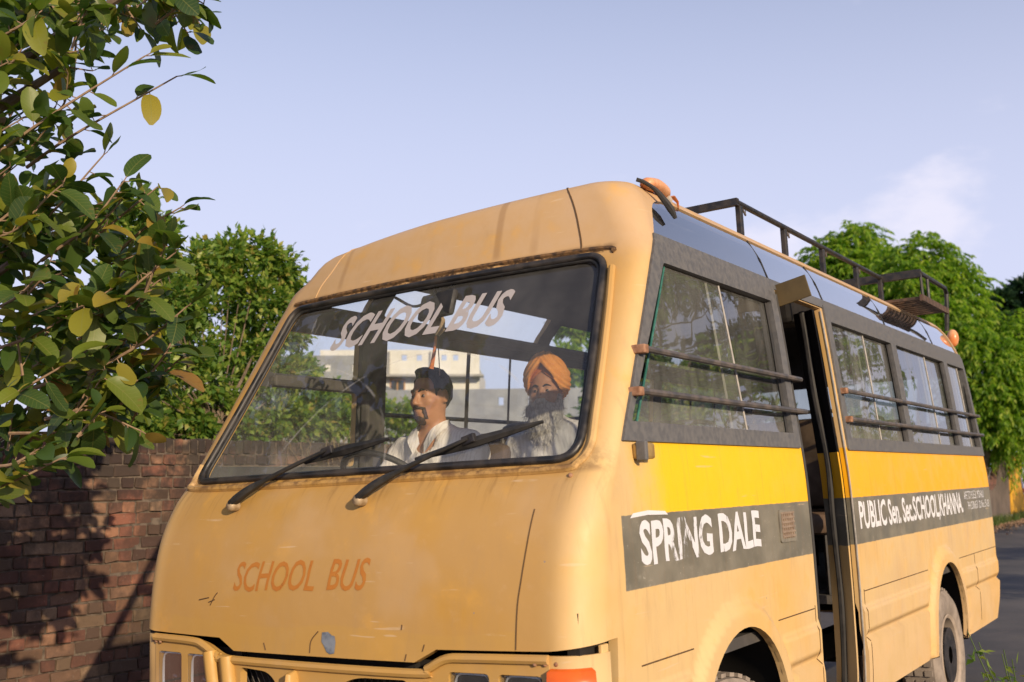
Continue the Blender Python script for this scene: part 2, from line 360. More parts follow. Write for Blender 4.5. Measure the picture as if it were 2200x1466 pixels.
# --- body surface: plan outlines stacked by v (v is height up to the gutter, then runs up over the roof)
_v = [.44, .60, .80, 1.0, 1.15, 1.30, 1.45, 1.53, 1.62, 2.22, 2.30, 2.39, 2.47, 2.53, 2.565, 2.60, 2.66, 2.80, 3.00, 3.40]
f_w = pchip(_v, [.955, .966, .970, .972, .972, .970, .966, .961, .953, .898, .888, .862, .828, .790, .757, .720, .665, .53, .33, .015])
f_z = pchip(_v, [.44, .60, .80, 1.0, 1.15, 1.30, 1.45, 1.53, 1.62, 2.22, 2.30, 2.39, 2.47, 2.53, 2.565, 2.588, 2.610, 2.635, 2.652, 2.660])
f_f = pchip(_v, [.255, .250, .250, .258, .272, .302, .378, .452, .512, .872, .918, .944, .968, .992, 1.022, 1.085, 1.19, 1.38, 1.65, 2.1])
f_rx = pchip(_v, [.12, .12, .12, .12, .12, .12, .11, .095, .09, .118, .122, .128, .13, .13, .13, .13, .14, .17, .15, .008])
f_ry = pchip(_v, [.14, .14, .14, .14, .13, .12, .10, .072, .062, .078, .085, .10, .115, .125, .135, .15, .19, .28, .30, .1])
f_b = pchip([.44, 1.0, 1.53, 2.3, 2.6, 3.4], [.045, .05, .055, .055, .05, .0])
f_yr = pchip(_v, [6.10, 6.22, 6.29, 6.31, 6.31, 6.31, 6.30, 6.29, 6.28, 6.20, 6.18, 6.14, 6.09, 6.04, 6.0, 5.94, 5.85, 5.65, 5.4, 5.0])
ARCH = [(1.375, .535, .405), (4.585, .535, .40)]
def f_disp(y, z):
    d = np.zeros(np.broadcast(y, z).shape)
    d = d + .012 * smoothstep(.852, .835, z) - .020 * smoothstep(.742, .722, z) * (1 - smoothstep(.712, .690, z)) + .006 * smoothstep(.712, .690, z)
    d = d * smoothstep(.35, .60, y)
    for (cy, cz, r) in ARCH:
        q = np.hypot(y - cy, np.maximum(z - cz, 0) + np.minimum(z - cz, 0) * .25)
        d = d * smoothstep(r + .085, r + .15, q) + .030 * (1 - smoothstep(r + .055, r + .105, q))
    return d * (z < 1.3)
def S(u, v, side=1, off=0., _n=True):
    u = np.atleast_1d(np.asarray(u, float)); v = np.atleast_1d(np.asarray(v, float))
    w = f_w(v); z = f_z(v); f = f_f(v); rx = f_rx(v); ry = f_ry(v); b = f_b(v); yr = f_yr(v)
    wx = w - rx; yb = f + b * (wx / w) ** 2; yc = yb + ry; RR = .08; ye = yr - RR
    x = np.empty_like(u); y = np.empty_like(u)
    k = u < 1; x[k] = (u * wx)[k]; y[k] = (f + b * (np.clip(u, 0, 1) * wx / w) ** 2)[k]
    k = (u >= 1) & (u < 2); a = (u - 1) * math.pi / 2
    x[k] = (wx + rx * np.sin(a))[k]; y[k] = (yb + ry * (1 - np.cos(a)))[k]
    k = (u >= 2) & (u < 6); ys = yc + (ye - yc) * (u - 2) / 4; x[k] = (w + f_disp(ys, z))[k]; y[k] = ys[k]
    k = (u >= 6) & (u < 7); a = (u - 6) * math.pi / 2; rrx = np.minimum(RR, w * .8); dd = f_disp(ye, z)
    x[k] = (w - rrx + (rrx + dd) * np.cos(a))[k]; y[k] = (ye + RR * np.sin(a))[k]
    k = u >= 7; x[k] = ((w - rrx) * np.clip(8 - u, 0, 1))[k]; y[k] = yr[k]
    P = np.stack([x * side, y, z], 1)
    if not _n: return P
    e = 1e-4
    du = S(np.clip(u + e, 0, 8), v, side, 0, False) - S(np.clip(u - e, -1, 8), v, side, 0, False)
    dv = S(u, np.clip(v + e, .44, 3.4), side, 0, False) - S(u, np.clip(v - e, .44, 3.4), side, 0, False)
    n = np.cross(du, dv) * side; n /= np.linalg.norm(n, axis=1)[:, None] + 1e-12
    return P + n * off if np.isscalar(off) else P + n * np.asarray(off)[:, None], n
def uy(y, v):                       # param of a point on the side
    w = f_w(v); rx = f_rx(v); yc = f_f(v) + f_b(v) * ((w - rx) / w) ** 2 + f_ry(v); return 2 + 4 * (y - yc) / (f_yr(v) - .08 - yc)
def ux(x, v):                       # param of a point on the front
    w = f_w(v); rx = f_rx(v); wx = w - rx
    return np.where(np.abs(x) <= wx, x / wx, np.sign(x) * (1 + np.arcsin(np.clip((np.abs(x) - wx) / rx, 0, 1)) / (math.pi / 2)))
def densify(poly, step=.045, closed=True):
    out = []; n = len(poly)
    for i in range(n if closed else n - 1):
        a = np.array(poly[i], float); b = np.array(poly[(i + 1) % n], float); k = max(1, int(np.ceil(np.linalg.norm(b - a) / step)))
        for j in range(k): out.append(a + (b - a) * j / k)
    return np.array(out)
def rounded(poly, r, seg=5):
    P = [np.array(p, float) for p in poly]; n = len(P); out = []
    rr = r if hasattr(r, '__len__') else [r] * n
    for i in range(n):
        a, b, c = P[i - 1], P[i], P[(i + 1) % n]; q = min(rr[i], .45 * np.linalg.norm(a - b), .45 * np.linalg.norm(c - b))
        if q <= 1e-6: out.append(b); continue
        s = b + (a - b) / np.linalg.norm(a - b) * q; e = b + (c - b) / np.linalg.norm(c - b) * q
        for t in np.linspace(0, 1, seg + 1): out.append((1 - t) ** 2 * s + 2 * t * (1 - t) * b + t * t * e)
    return np.array(out)
def side_poly(yz, step=.045): p = densify(yz, step); return np.stack([uy(p[:, 0], p[:, 1]), p[:, 1]], 1)
def front_poly(xz, step=.045): p = densify(xz, step); return np.stack([ux(p[:, 0], p[:, 1]), p[:, 1]], 1)
def inside(poly, P):
    x, y = P[:, 0], P[:, 1]; r = np.zeros(len(P), bool); n = len(poly); j = n - 1
    for i in range(n):
        xi, yi = poly[i]; xj, yj = poly[j]
        if yi != yj:
            c = ((yi > y) != (yj > y)) & (x < (xj - xi) * (y - yi) / (yj - yi) + xi); r ^= c
        j = i
    return r
def triangulate(outer, holes, gu, gv):
    pts = []; edges = []
    for lp in [outer] + holes:
        s = len(pts); pts += [tuple(p) for p in lp]; edges += [(s + i, s + (i + 1) % len(lp)) for i in range(len(lp))]
    G = np.array([(a, b) for a in gu for b in gv]) if len(gu) and len(gv) else np.zeros((0, 2))
    if len(G):
        ok = inside(outer, G)
        for h in holes: ok &= ~inside(h, G)
        G = G[ok]
        B = np.array(pts); d = np.full(len(G), 9.)
        for i in range(0, len(B), 400): d = np.minimum(d, np.min(np.hypot(G[:, None, 0] - B[None, i:i + 400, 0], G[:, None, 1] - B[None, i:i + 400, 1]), 1))
        G = G[d > .012]; pts += [tuple(p) for p in G]
    res = delaunay_2d_cdt([Vector(p) for p in pts], edges, [], 0, 1e-7)
    V = np.array([(p[0], p[1]) for p in res[0]]); F = np.array([tuple(f) for f in res[2]])
    C = V[F].mean(1); ok = inside(outer, C)
    for h in holes: ok &= ~inside(h, C)
    F = F[ok]
    a, b, c = V[F[:, 0]], V[F[:, 1]], V[F[:, 2]]
    ar = (b[:, 0] - a[:, 0]) * (c[:, 1] - a[:, 1]) - (b[:, 1] - a[:, 1]) * (c[:, 0] - a[:, 0])
    F[ar < 0] = F[ar < 0][:, ::-1]
    return V, F[np.abs(ar) > 1e-9]
def panel(name, outer, holes, mats, parent, side=1, off=0., thick=.03, gu=(), gv=(), both=None):
    """a sheet of the body surface with openings: outer skin, inner skin and the rims between"""
    V, F = triangulate(outer, holes, gu, gv)
    sides = both or [side]; VV = []; FF = []; MI = []; NN = []; base = 0
    for sd_ in sides:
        P, n = S2(V, sd_, off)
        f = F if sd_ > 0 else F[:, ::-1]
        VV.append(P); NN.append(n); FF += [tuple(t + base) for t in f]; MI += [0] * len(f); base += len(P)
        if thick > 0:
            Q, n2 = S2(V, sd_, off - thick); VV.append(Q); NN.append(-n2); FF += [tuple(t + base) for t in f[:, ::-1]]; MI += [1] * len(f); base += len(Q)
            for lp in [outer] + holes:
                A, na = S2(lp, sd_, off); B, _ = S2(lp, sd_, off - thick); k = len(lp); VV += [A, B]; nn = np.roll(A, -1, 0) - A
                rn = np.cross(nn, na); rn /= np.linalg.norm(rn, axis=1)[:, None] + 1e-9
                NN += [rn, rn]
                lim = lambda p: (p[0] < .02 and p[0] > -.06) or p[0] > 7.98 or p[1] > 3.38
                seg = [i for i in range(k) if not (lim(lp[i]) and lim(lp[(i + 1) % k]))]
                if lp is outer and holes:
                    md = (lp + np.roll(lp, -1, 0)) / 2; bad = np.any([inside(h, md) for h in holes], 0); seg = [i for i in seg if not bad[i]]
                FF += [(base + i, base + (i + 1) % k, base + k + (i + 1) % k, base + k + i) for i in seg]; MI += [2] * len(seg); base += 2 * k
    me_v = np.concatenate(VV); o = pymesh(name, me_v, FF, parent, mats, True, MI)
    me = o.data; nr = np.concatenate(NN)
    sm = np.array([m < 2 for m in MI]); me.polygons.foreach_set('use_smooth', sm)
    lv = np.empty(len(me.loops), np.int32); me.loops.foreach_get('vertex_index', lv)
    ln = nr[lv]; pn = np.array([p.normal[:] for p in me.polygons])
    for p in me.polygons:
        if p.material_index == 2: ln[p.loop_start:p.loop_start + p.loop_total] = pn[p.index]
    me.normals_split_custom_set([tuple(x) for x in ln]); return o
def S2(UV, sd_, off):
    u = UV[:, 0]; neg = u < 0
    P, n = S(np.abs(u), UV[:, 1], 1, off)
    if neg.any(): P[neg, 0] *= -1; n[neg, 0] *= -1
    if sd_ < 0: P[:, 0] *= -1; n[:, 0] *= -1
    P[:, 2] += smoothstep(2.30, 2.52, P[:, 2]) * (-.024 + .026 * P[:, 0] / .75 - .034 * np.clip(-P[:, 0] / .75, 0, 1) ** 1.6)          # the old roof sags to the far side
    return P, n
GU = list(np.linspace(0, 1, 15)[1:]) + list(np.linspace(1, 2, 12)[1:]) + list(2 + np.linspace(0, 4, 82)[1:]) + list(6 + np.linspace(0, 1, 6)[1:]) + list(7 + np.linspace(0, 1, 6)[1:-1])
GU = sorted(GU + [float(uy(y, .8)) for c in (1.375, 4.585) for y in np.arange(c - .56, c + .56, .022)])
GV = list(np.arange(.47, 1.6, .022)) + list(np.arange(1.63, 2.3, .05)) + list(np.arange(2.31, 2.70, .02)) + list(np.arange(2.72, 3.38, .06))
# --- openings
def arch_poly(cy, cz, r):
    pts = [(cy - r, .435)] + [(cy - r * math.cos(t), cz + r * math.sin(t)) for t in np.linspace(0, math.pi, 26)] + [(cy + r, .435)]
    return np.array(pts)
WS = rounded([(-.872, 1.530), (.872, 1.530), (.768, 2.262), (-.768, 2.262)], [.06, .085, .075, .06], 7)
ws_uv = front_poly(WS)
ws_half = np.array([p for p in ws_uv if p[0] > 1e-6]); order = np.argsort(np.arctan2(ws_half[:, 1] - 1.9, ws_half[:, 0] - .01))
_bz = float(WS[:, 1].min()); _tz = float(WS[:, 1].max())
ws_hole = np.vstack([[(-.02, _bz)], ws_half[order], [(-.02, _tz)]])
win_f = rounded([(.600, 1.605), (2.175, 1.605), (2.175, 2.285), (1.040, 2.285)], .012, 2)
win_r = rounded([(2.915, 1.605), (6.185, 1.605), (6.095, 2.285), (2.915, 2.285)], .012, 2)
cove = rounded([(1.065, 2.325), (6.07, 2.325), (5.93, 2.527), (1.36, 2.527), (1.17, 2.48)], [.02, .06, .06, .12, .1], 5)
door_o = np.array([(2.225, .30), (2.855, .30), (2.855, 2.285), (2.225, 2.285)])
gap = [(-.05, .30), (-.05, .952), (.395, .952), (.474, .992), (.774, .997)]
gap_uv = np.vstack([densify(np.array([(ux(x, z), z) for x, z in gap]), .05, False), densify(np.array([(float(ux(.774, .997)), .997), (2.03, 1.018), (2.03, .30)]), .05, False), [(2.03, .30)]])
OUT = densify(np.array([(0, .445), (8, .445), (8, 3.395), (0, 3.395)]), .05)
near_holes = [ws_hole, gap_uv, side_poly(win_f), side_poly(win_r), side_poly(cove), side_poly(np.clip(door_o, .30, 9)), side_poly(arch_poly(*ARCH[0]), .03), side_poly(arch_poly(*ARCH[1]), .03)]
far_df = rounded([(.640, 1.605), (1.46, 1.605), (1.46, 1.945), (.845, 1.945)], .02, 2)
far_dq = rounded([(.90, 2.005), (1.46, 2.005), (1.46, 2.195), (1.01, 2.195)], .02, 2)
far_w1 = rounded([(1.635, 1.605), (3.00, 1.605), (3.00, 2.215), (1.635, 2.215)], .012, 2)
far_w2 = rounded([(3.13, 1.605), (4.55, 1.605), (4.55, 2.215), (3.13, 2.215)], .012, 2)
far_w3 = rounded([(4.68, 1.605), (6.15, 1.605), (6.08, 2.215), (4.68, 2.215)], .012, 2)
far_c0 = rounded([(1.10, 2.335), (1.49, 2.335), (1.49, 2.535), (1.28, 2.535)], [.02, .02, .02, .1], 4)
far_c1 = rounded([(1.62, 2.335), (3.00, 2.335), (3.00, 2.555), (1.62, 2.555)], .012, 2)
far_c2 = rounded([(3.13, 2.335), (6.05, 2.335), (5.92, 2.535), (3.13, 2.535)], .012, 2)
FAR = [far_df, far_dq, far_w1, far_w2, far_w3, far_c0, far_c1, far_c2]
far_holes = [ws_hole, gap_uv] + [side_poly(p) for p in FAR] + [side_poly(arch_poly(*ARCH[0]), .03), side_poly(arch_poly(*ARCH[1]), .03)]
rear_win = densify(np.array([(7.05, 1.62), (8.05, 1.62), (8.05, 2.2), (7.05, 2.2)]), .06)
near_holes.append(rear_win); far_holes.append(rear_win)
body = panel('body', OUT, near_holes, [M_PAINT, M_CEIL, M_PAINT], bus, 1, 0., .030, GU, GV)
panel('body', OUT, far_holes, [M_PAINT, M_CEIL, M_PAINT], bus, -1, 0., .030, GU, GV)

# ------------------------------------------------------------------ bus: glass, frames, bars
def on(uv, off=0., side=1):
    P, n = S2(np.atleast_2d(np.asarray(uv, float)), side, off); return P
def sp(y, z): return (float(uy(y, z)), z)
def fp(x, z): return (float(ux(x, z)), z)
def side_line(yz, off, side=1, step=.08): p = densify(yz, step, False); p = np.vstack([p, yz[-1]]); return on(np.stack([uy(p[:, 0], p[:, 1]), p[:, 1]], 1), off, side)
def front_line(xz, off, step=.04): p = densify(xz, step, False); p = np.vstack([p, xz[-1]]); return on(np.stack([ux(p[:, 0], p[:, 1]), p[:, 1]], 1), off)
def along(name, P, r, mat, parent, n=6, flat=1.0): return MB().tube(P, r, n, flat=flat).build(name, [mat], parent, True)

windscreen = panel('windscreen', ws_uv, [], [M_WS], bus, 1, -.014, 0, list(np.linspace(-1.5, 1.5, 41)), list(np.arange(1.56, 2.26, .05)))
loop = on(ws_uv, .0); loop = np.vstack([loop, loop[:2]])
def ring(off, grow, r, n, name, mat, parent, sel=None):
    c = np.array([0, 1.895]); q = WS.copy(); d = q - c; q = c + d * (1 + grow / np.maximum(np.abs(d), .05).max(1))[:, None]
    uv = front_poly(q, .04); P = on(uv, off)
    if sel: P = P[[i for i in range(len(P)) if sel(P[i])]]
    else: P = np.vstack([P, P[:1]])
    return MB().tube(P, r, n, caps=bool(sel)).build(name, [mat], parent, True)
ring(.004, -.010, .0135, 10, 'rubber_seal', M_SEAL, windscreen)
ring(-.004, -.027, .0075, 8, 'inner_seal', M_RUBBER, windscreen)
bead = [(-.889, 1.60), (-.886, 1.535), (-.84, 1.508), (-.4, 1.502), (0, 1.502), (.4, 1.502), (.80, 1.505), (.862, 1.522), (.888, 1.575), (.875, 1.68), (.83, 2.0), (.797, 2.20)]
along('windscreen_lip', front_line(catmull(bead, 8), .002, .03), .013, M_PAINT, windscreen, 8)
edge_top = [(-.775, 2.285), (-.4, 2.290), (0, 2.292), (.4, 2.290), (.74, 2.283), (.79, 2.262)]
along('rusty_gutter', front_line(catmull(edge_top, 8), .000, .03), .010, simple('rusty_drip_edge', (.05, .028, .014), (.19, .10, .035), 45, .85, bmp=.5), windscreen, 6)

def window_unit(side, outer, panes_holes, mat=M_FRAME, off=.010, thick=.036, name='side_window'):
    return panel(name, side_poly(outer), [side_poly(h) for h in panes_holes], [mat, M_TRIM, mat], bus, side, off, thick, list(2 + np.linspace(0, 4, 60)), [1.62])
def pane(win, side, poly, off, mat, name='pane'):
    return panel(name, side_poly(poly), [], [mat], win, side, off, 0, list(2 + np.linspace(0, 4, 50)), [1.7, 1.8, 1.9, 2.0, 2.1])
def strip(parent, side, y0, z0, y1, z1, w, off, mat, name='sash'):
    P = side_line([(y0, z0), (y1, z1)], off, side, .1); return MB().tube(P, w, 4, flat=.5).build(name, [mat], parent)

wf = window_unit(1, rounded([(.575, 1.586), (2.205, 1.586), (2.205, 2.306), (1.018, 2.306)], .01, 2), [rounded([(.668, 1.648), (2.135, 1.648), (2.135, 2.226), (1.080, 2.226)], .01, 2)])
pane(wf, 1, [(.735, 1.650), (1.66, 1.650), (1.60, 2.222), (1.115, 2.222)], -.010, M_WINF)
pane(wf, 1, [(1.54, 1.650), (2.128, 1.650), (2.128, 2.222), (1.50, 2.222)], -.020, M_WINF)
M_SASH = simple('dusty_aluminium_sash', (.28, .265, .24), (.38, .355, .32), 20, .5, .7)
M_EDGE = simple('green_glass_edge', (.03, .12, .095), (.06, .19, .15), 20, .15)
strip(wf, 1, 1.66, 1.652, 1.60, 2.220, .007, -.008, M_SASH); strip(wf, 1, 1.54, 1.652, 1.50, 2.220, .010, -.019, M_SASH)
strip(wf, 1, .735, 1.652, 1.115, 2.220, .005, -.008, M_EDGE, 'pane_edge'); strip(wf, 1, 2.128, 1.652, 2.128, 2.220, .012, -.014, M_RUBBER, 'channel')
wr = window_unit(1, rounded([(2.885, 1.586), (6.215, 1.586), (6.12, 2.306), (2.885, 2.306)], .01, 2),
    [rounded([(2.960, 1.648), (4.075, 1.648), (4.075, 2.226), (2.960, 2.226)], .01, 2), rounded([(4.185, 1.648), (5.42, 1.648), (5.42, 2.226), (4.185, 2.226)], .01, 2), rounded([(5.53, 1.648), (6.135, 1.648), (6.06, 2.226), (5.53, 2.226)], .01, 2)])
for (a, b, c) in ((2.96, 4.075, .42), (4.185, 5.42, .5), (5.53, 6.10, .5)):
    md = a + (b - a) * (c + .06); lp_ = 2.99 if a < 3 else a
    pane(wr, 1, [(lp_, 1.650), (md + .06, 1.650), (md + .06, 2.222), (lp_, 2.222)], -.010, M_WIN)
    pane(wr, 1, [(md - .05, 1.650), (b, 1.650), (b, 2.222), (md - .05, 2.222)], -.020, M_WIN)
    strip(wr, 1, md + .06, 1.652, md + .06, 2.22, .008, -.008, M_SASH); strip(wr, 1, md - .05, 1.652, md - .05, 2.22, .010, -.019, M_SASH)
    strip(wr, 1, b - .012, 1.652, b - .012, 2.22, .014, -.012, M_RUBBER, 'channel')
strip(wr, 1, 2.99, 1.652, 2.99, 2.22, .005, -.008, M_EDGE, 'pane_edge')
for (y0, y1, zs_) in ((.70, 2.285, (1.885, 1.742)), (2.915, 6.33, (1.875, 1.735))):
    for i, z in enumerate(zs_):
        ya = y0 + (.055 if i == 0 and y0 < 1 else 0)
        br = along('window_bar', side_line([(ya, z), (y1, z)], .028, 1, .12), .0115, M_BAR, bus, 8)
        ends = (ya + .01, y1 - .01) if y0 < 1 else (ya + .01, 4.13, 5.475, y1 - .03)
        for j, yy in enumerate(ends):
            P, n = S2(np.array([sp(yy, z)]), 1, .014)
            sz = (.052, .032, .030) if j == 0 else (.042, .026, .018)
            MB().box(P[0], sz, bev=.005).build('bracket', [M_RUST if j == 0 else M_BAR], br)
# cove glass and the rail under it
panel('cove_rail', side_poly([(1.025, 2.290), (6.14, 2.290), (6.10, 2.334), (1.055, 2.334)], .05), [], [M_FRAME, M_TRIM, M_FRAME], bus, 1, .007, .02, (), ())
cv = [(1.066, 2.334), (1.17, 2.48), (1.36, 2.527)]
def cpoly(y0, y1):
    if y0 < 1.2: return rounded([(1.068, 2.334), (y1, 2.334), (y1, 2.525), (1.36, 2.525), (1.172, 2.482)], [.015, 0, 0, .12, .10], 5)
    if y1 > 6: return rounded([(y0, 2.334), (6.06, 2.334), (5.925, 2.525), (y0, 2.525)], [0, .05, .06, 0], 4)
    return np.array([(y0, 2.334), (y1, 2.334), (y1, 2.525), (y0, 2.525)])
M_COVEDGE = simple('blue_grey_tint_film', (.055, .065, .10), (.075, .085, .125), 12, .25)
for (a, b) in ((1.06, 2.205), (2.215, 2.96), (2.968, 4.11), (4.118, 5.30), (5.308, 6.07)):
    c = panel('cove_window', side_poly(cpoly(a, b)), [], [M_COVE1 if a < 1.2 else M_COVE], bus, 1, -.006, 0, list(2 + np.linspace(0, 4, 70)), list(np.arange(2.35, 2.53, .02)))
    if b < 6: strip(c, 1, b + .004, 2.334, b + .004, 2.525, .006, -.004, M_RUBBER, 'joint_strip')
    if a < 1.2:
        q = cpoly(a, b); along('tint_border', side_line(catmull([(1.085, 2.345), (1.115, 2.42), (1.19, 2.475), (1.36, 2.508), (1.75, 2.512), (2.19, 2.512)], 6), -.012), .012, M_COVEDGE, c, 5, .4)
# far side windows
for i, (p, ny) in enumerate(((far_df, ()), (far_dq, ()), (far_w1, (2.345, 2.745)), (far_w2, (3.6, 4.1)), (far_w3, (5.2, 5.65)))):
    y0, y1, z0, z1 = p[:, 0].min(), p[:, 0].max(), p[:, 1].min(), p[:, 1].max()
    w = panel('side_window', side_poly(p), [], [M_FARWIN], bus, -1, -.012, 0, list(2 + np.linspace(0, 4, 60)), [1.8, 2.0])
    for y in ny: strip(w, -1, y, z0, y, z1, .017 if y == ny[0] else .011, -.02, M_RUBBER)
    if i >= 2:
        for z in (1.855, 1.735): along('window_bar', side_line([(y0, z), (y1, z)], .03, -1, .3), .012, M_BLACK, w, 6)
for p in (far_c0, far_c1, far_c2):
    panel('cove_window', side_poly(p), [], [M_FARWIN], bus, -1, -.012, 0, list(2 + np.linspace(0, 4, 60)), list(np.arange(2.35, 2.53, .03)))
panel('rear_window', densify(np.array([(7.05, 1.62), (7.999, 1.62), (7.999, 2.2), (7.05, 2.2)]), .06), [], [M_WIN], bus, 1, -.012, 0, both=[1, -1])
# inner posts of the driver's door and cab
for (x, y0, y1, z0, z1) in ((-.875, 1.475, 1.605, 1.2, 2.30),):
    MB().box((x, (y0 + y1) / 2, (z0 + z1) / 2), (.05, y1 - y0, z1 - z0), (0, R(4.5), 0), bev=.012).build('cab_pillar', [M_TRIM], bus)
MB().box((-.872, 1.21, 1.965), (.05, .62, .05), bev=.01).build('door_crossbar', [M_TRIM], bus)
# body seams, scratches and small hardware
for a, b in (((.62, .918), (.985, .918)), ((1.765, .918), (2.185, .918)), ((2.905, .922), (4.165, .922)), ((5.0, .930), (6.24, .930))):
    along('panel_seam', side_line([a, b], .0002, 1, .08), .0026, M_CRACK, bus, 5)
for y, z0, z1 in ((2.195, .50, .93), (2.905, .50, .93), (5.46, .50, .93)):
    along('panel_seam', side_line([(y, z0), (y, z1)], .0002, 1, .02), .0022, M_CRACK, bus, 5)
along('panel_seam', front_line(catmull([(.775, 1.392), (.772, 1.30), (.762, 1.20), (.752, 1.12), (.748, 1.0)], 5), .0002), .0022, M_CRACK, bus, 5)
for sx_ in (1, -1):
    along('visor_seam', on([(sx_ * float(ux(.655 + .02 * t, 2.285)) * 1.0, 2.285 + .34 * t) for t in np.linspace(0, 1, 14)], .0), .0035, M_CRACK if sx_ > 0 else M_PAINT, bus, 5)
for pts in ([(-.60, 1.115), (-.545, 1.124)], [(-.535, 1.098), (-.515, 1.128), (-.500, 1.142)], [(-.545, 1.108), (-.512, 1.118)], [(-.03, .962), (-.025, 1.0), (.005, 1.03)], [(-.245, .985), (-.235, .962)], [(.345, 1.045), (.347, 1.06)], [(.36, .955), (.365, .975)], [(.425, .985), (.432, 1.005)]):
    along('paint_crack', front_line(catmull(pts, 4) if len(pts) > 2 else pts, .0003, .015), .0022, M_CRACK, bus, 4)
pt = np.array([(.024, 1.028), (.05, 1.030), (.066, 1.020), (.078, 1.018), (.083, 1.0), (.078, .965), (.06, .962), (.045, .968), (.034, .985), (.022, 1.0)])
panel('bare_metal_patch', front_poly(pt, .012), [], [M_PATCH], bus, 1, .002, 0, list(np.linspace(0, .12, 12)), list(np.arange(.96, 1.04, .01)))
for (x, z) in ((.858, 1.485), (.80, .975)):
    MB().sphere(on([fp(x, z)], .002)[0], .008, 8, 6).build('screw', [M_RUST], bus, True)
P = on([sp(.70, 1.553)], .02)[0]
lt = MB().box(P, (.04, .085, .05), bev=.008).build('window_latch', [simple('brass_latch', (.30, .19, .06), (.42, .28, .10), 25, .5, metal=.3)], bus)
MB().box(P + np.array([.012, -.035, 0]), (.035, .02, .06), bev=.004).build('latch_plate', [M_FRAME], lt)
# side ventilator
va = [(1.848, 1.207), (2.030, 1.207), (2.030, 1.335), (1.848, 1.335)]
vent = panel('ventilator', side_poly(rounded(va, .015, 3), .03), [side_poly(rounded([(1.868, 1.221), (2.010, 1.221), (2.010, 1.321), (1.868, 1.321)], .01, 2), .03)], [simple('painted_ventilator', (.15, .135, .105), (.22, .2, .155), 20, .6)] * 3, bus, 1, .006, .006)
MB().box(on([sp(1.939, 1.271)], .0005)[0], (.004, .15, .105)).build('backing', [M_CRACK], vent)
M_VSL = simple('ventilator_louvre', (.27, .20, .15), (.36, .28, .21), 40, .6)
for k in range(6):
    z = 1.226 + k * .0185; MB().box(on([sp(1.939, z + .004)], .006)[0], (.008, .144, .0065), (0, R(20), 0)).build('slat', [M_VSL], vent)
for k in range(6): MB().box(on([sp(1.878 + k * .0245, 1.271)], .005)[0], (.006, .005, .10)).build('bar', [M_VSL], vent)

# ------------------------------------------------------------------ bus: lettering
def text_geo(body, shear=0., offset=0., spacing=1.0):
    c = bpy.data.curves.new('t', 'FONT'); c.body = body; c.size = 1; c.shear = shear; c.offset = offset; c.space_character = spacing; c.resolution_u = 3; c.fill_mode = 'FRONT'
    o = bpy.data.objects.new('t', c); COL.objects.link(o); bpy.context.view_layer.update()
    me = o.evaluated_get(bpy.context.evaluated_depsgraph_get()).to_mesh()
    bm = bmesh.new(); bm.from_mesh(me); bmesh.ops.triangulate(bm, faces=bm.faces[:]); bmesh.ops.subdivide_edges(bm, edges=[e for e in bm.edges if e.calc_length() > .25], cuts=2)
    bmesh.ops.triangulate(bm, faces=bm.faces[:]); bm.verts.index_update()
    V = np.array([v.co[:2] for v in bm.verts]); F = [tuple(v.index for v in f.verts) for f in bm.faces]; bm.free()
    bpy.data.objects.remove(o); bpy.data.curves.remove(c); return V, F
CAP = text_geo('H')[0][:, 1].max()
def letters(name, body, mapf, width, height, mat, parent, shear=0., offset=0., spacing=1., jit=.0):
    V, F = text_geo(body, shear, offset, spacing); x0, x1 = V[:, 0].min(), V[:, 0].max()
    s = (V[:, 0] - x0) / (x1 - x0) * width; t = V[:, 1] / CAP * height
    if jit: s = s + jit * np.sin(t * 60 + s * 17); t = t + jit * np.sin(s * 41 + 1) * 1.2
    W3 = mapf(s, t); par = list(range(len(V)))
    def find(i):
        while par[i] != i: par[i] = par[par[i]]; i = par[i]
        return i
    for f in F:
        for k in f[1:]: par[find(k)] = find(f[0])
    comp = {}
    for i in range(len(V)): comp.setdefault(find(i), []).append(i)
    iv = sorted([(s[c].min(), s[c].max(), r) for r, c in comp.items()]); mx = iv[0][1]; gaps = []
    for a, b, r in iv[1:]: gaps.append((a - mx, a)); mx = max(mx, b)
    cuts = sorted(x for _, x in sorted(gaps)[::-1][:len(body.split()) - 1]); word = {}
    for a, b, r in iv: word.setdefault(sum(a >= c - 1e-9 for c in cuts), []).append(r)
    res = None
    for k in sorted(word):
        rs = set(word[k]); idx = [i for i in range(len(V)) if find(i) in rs]; mp = {i: j for j, i in enumerate(idx)}
        res = pymesh(name, W3[idx], [tuple(mp[i] for i in f) for f in F if find(f[0]) in rs], parent, [mat])
    return res
def map_front(x0, z0, slope=0., off=.0014, arc=0., w=1.):
    def f(s, t):
        x = x0 + s; z = z0 + t + s * slope + arc * 4 * (s / w) * (1 - s / w); return on(np.stack([ux(x, z), z], 1), off)
    return f
def map_side(y0, z0, slope=0., off=.0013):
    def f(s, t): y = y0 + s; z = z0 + t + slope * s; return on(np.stack([uy(y, z), z], 1), off)
    return f
letters('windscreen_lettering', 'SCHOOL BUS', map_front(-.432, 2.043, .004, -.0115, .006, .83), .85, .128, M_LW, bus, .42, .030, 1.02)
letters('bonnet_lettering', 'SCHOOL  BUS', map_front(-.418, 1.150, .020), .625, .093, M_LH, bus, .30, .010, .98, .0015)
letters('side_lettering', 'SPRING DALE', map_side(.655, 1.213, .0), .99, .122, M_LS, bus, 0, .032, 1.0, .002)
letters('side_lettering', 'PUBLIC Sen. Sec.SCHOOL,KHANNA.', map_side(2.94, 1.213), 2.32, .122, M_LP, bus, 0, .026, .97, .002)
letters('side_lettering', 'AFF.TO P.S.E.B. MOHALI', map_side(5.33, 1.290), .66, .052, M_LP, bus, .1, .0, 1.0, .001)
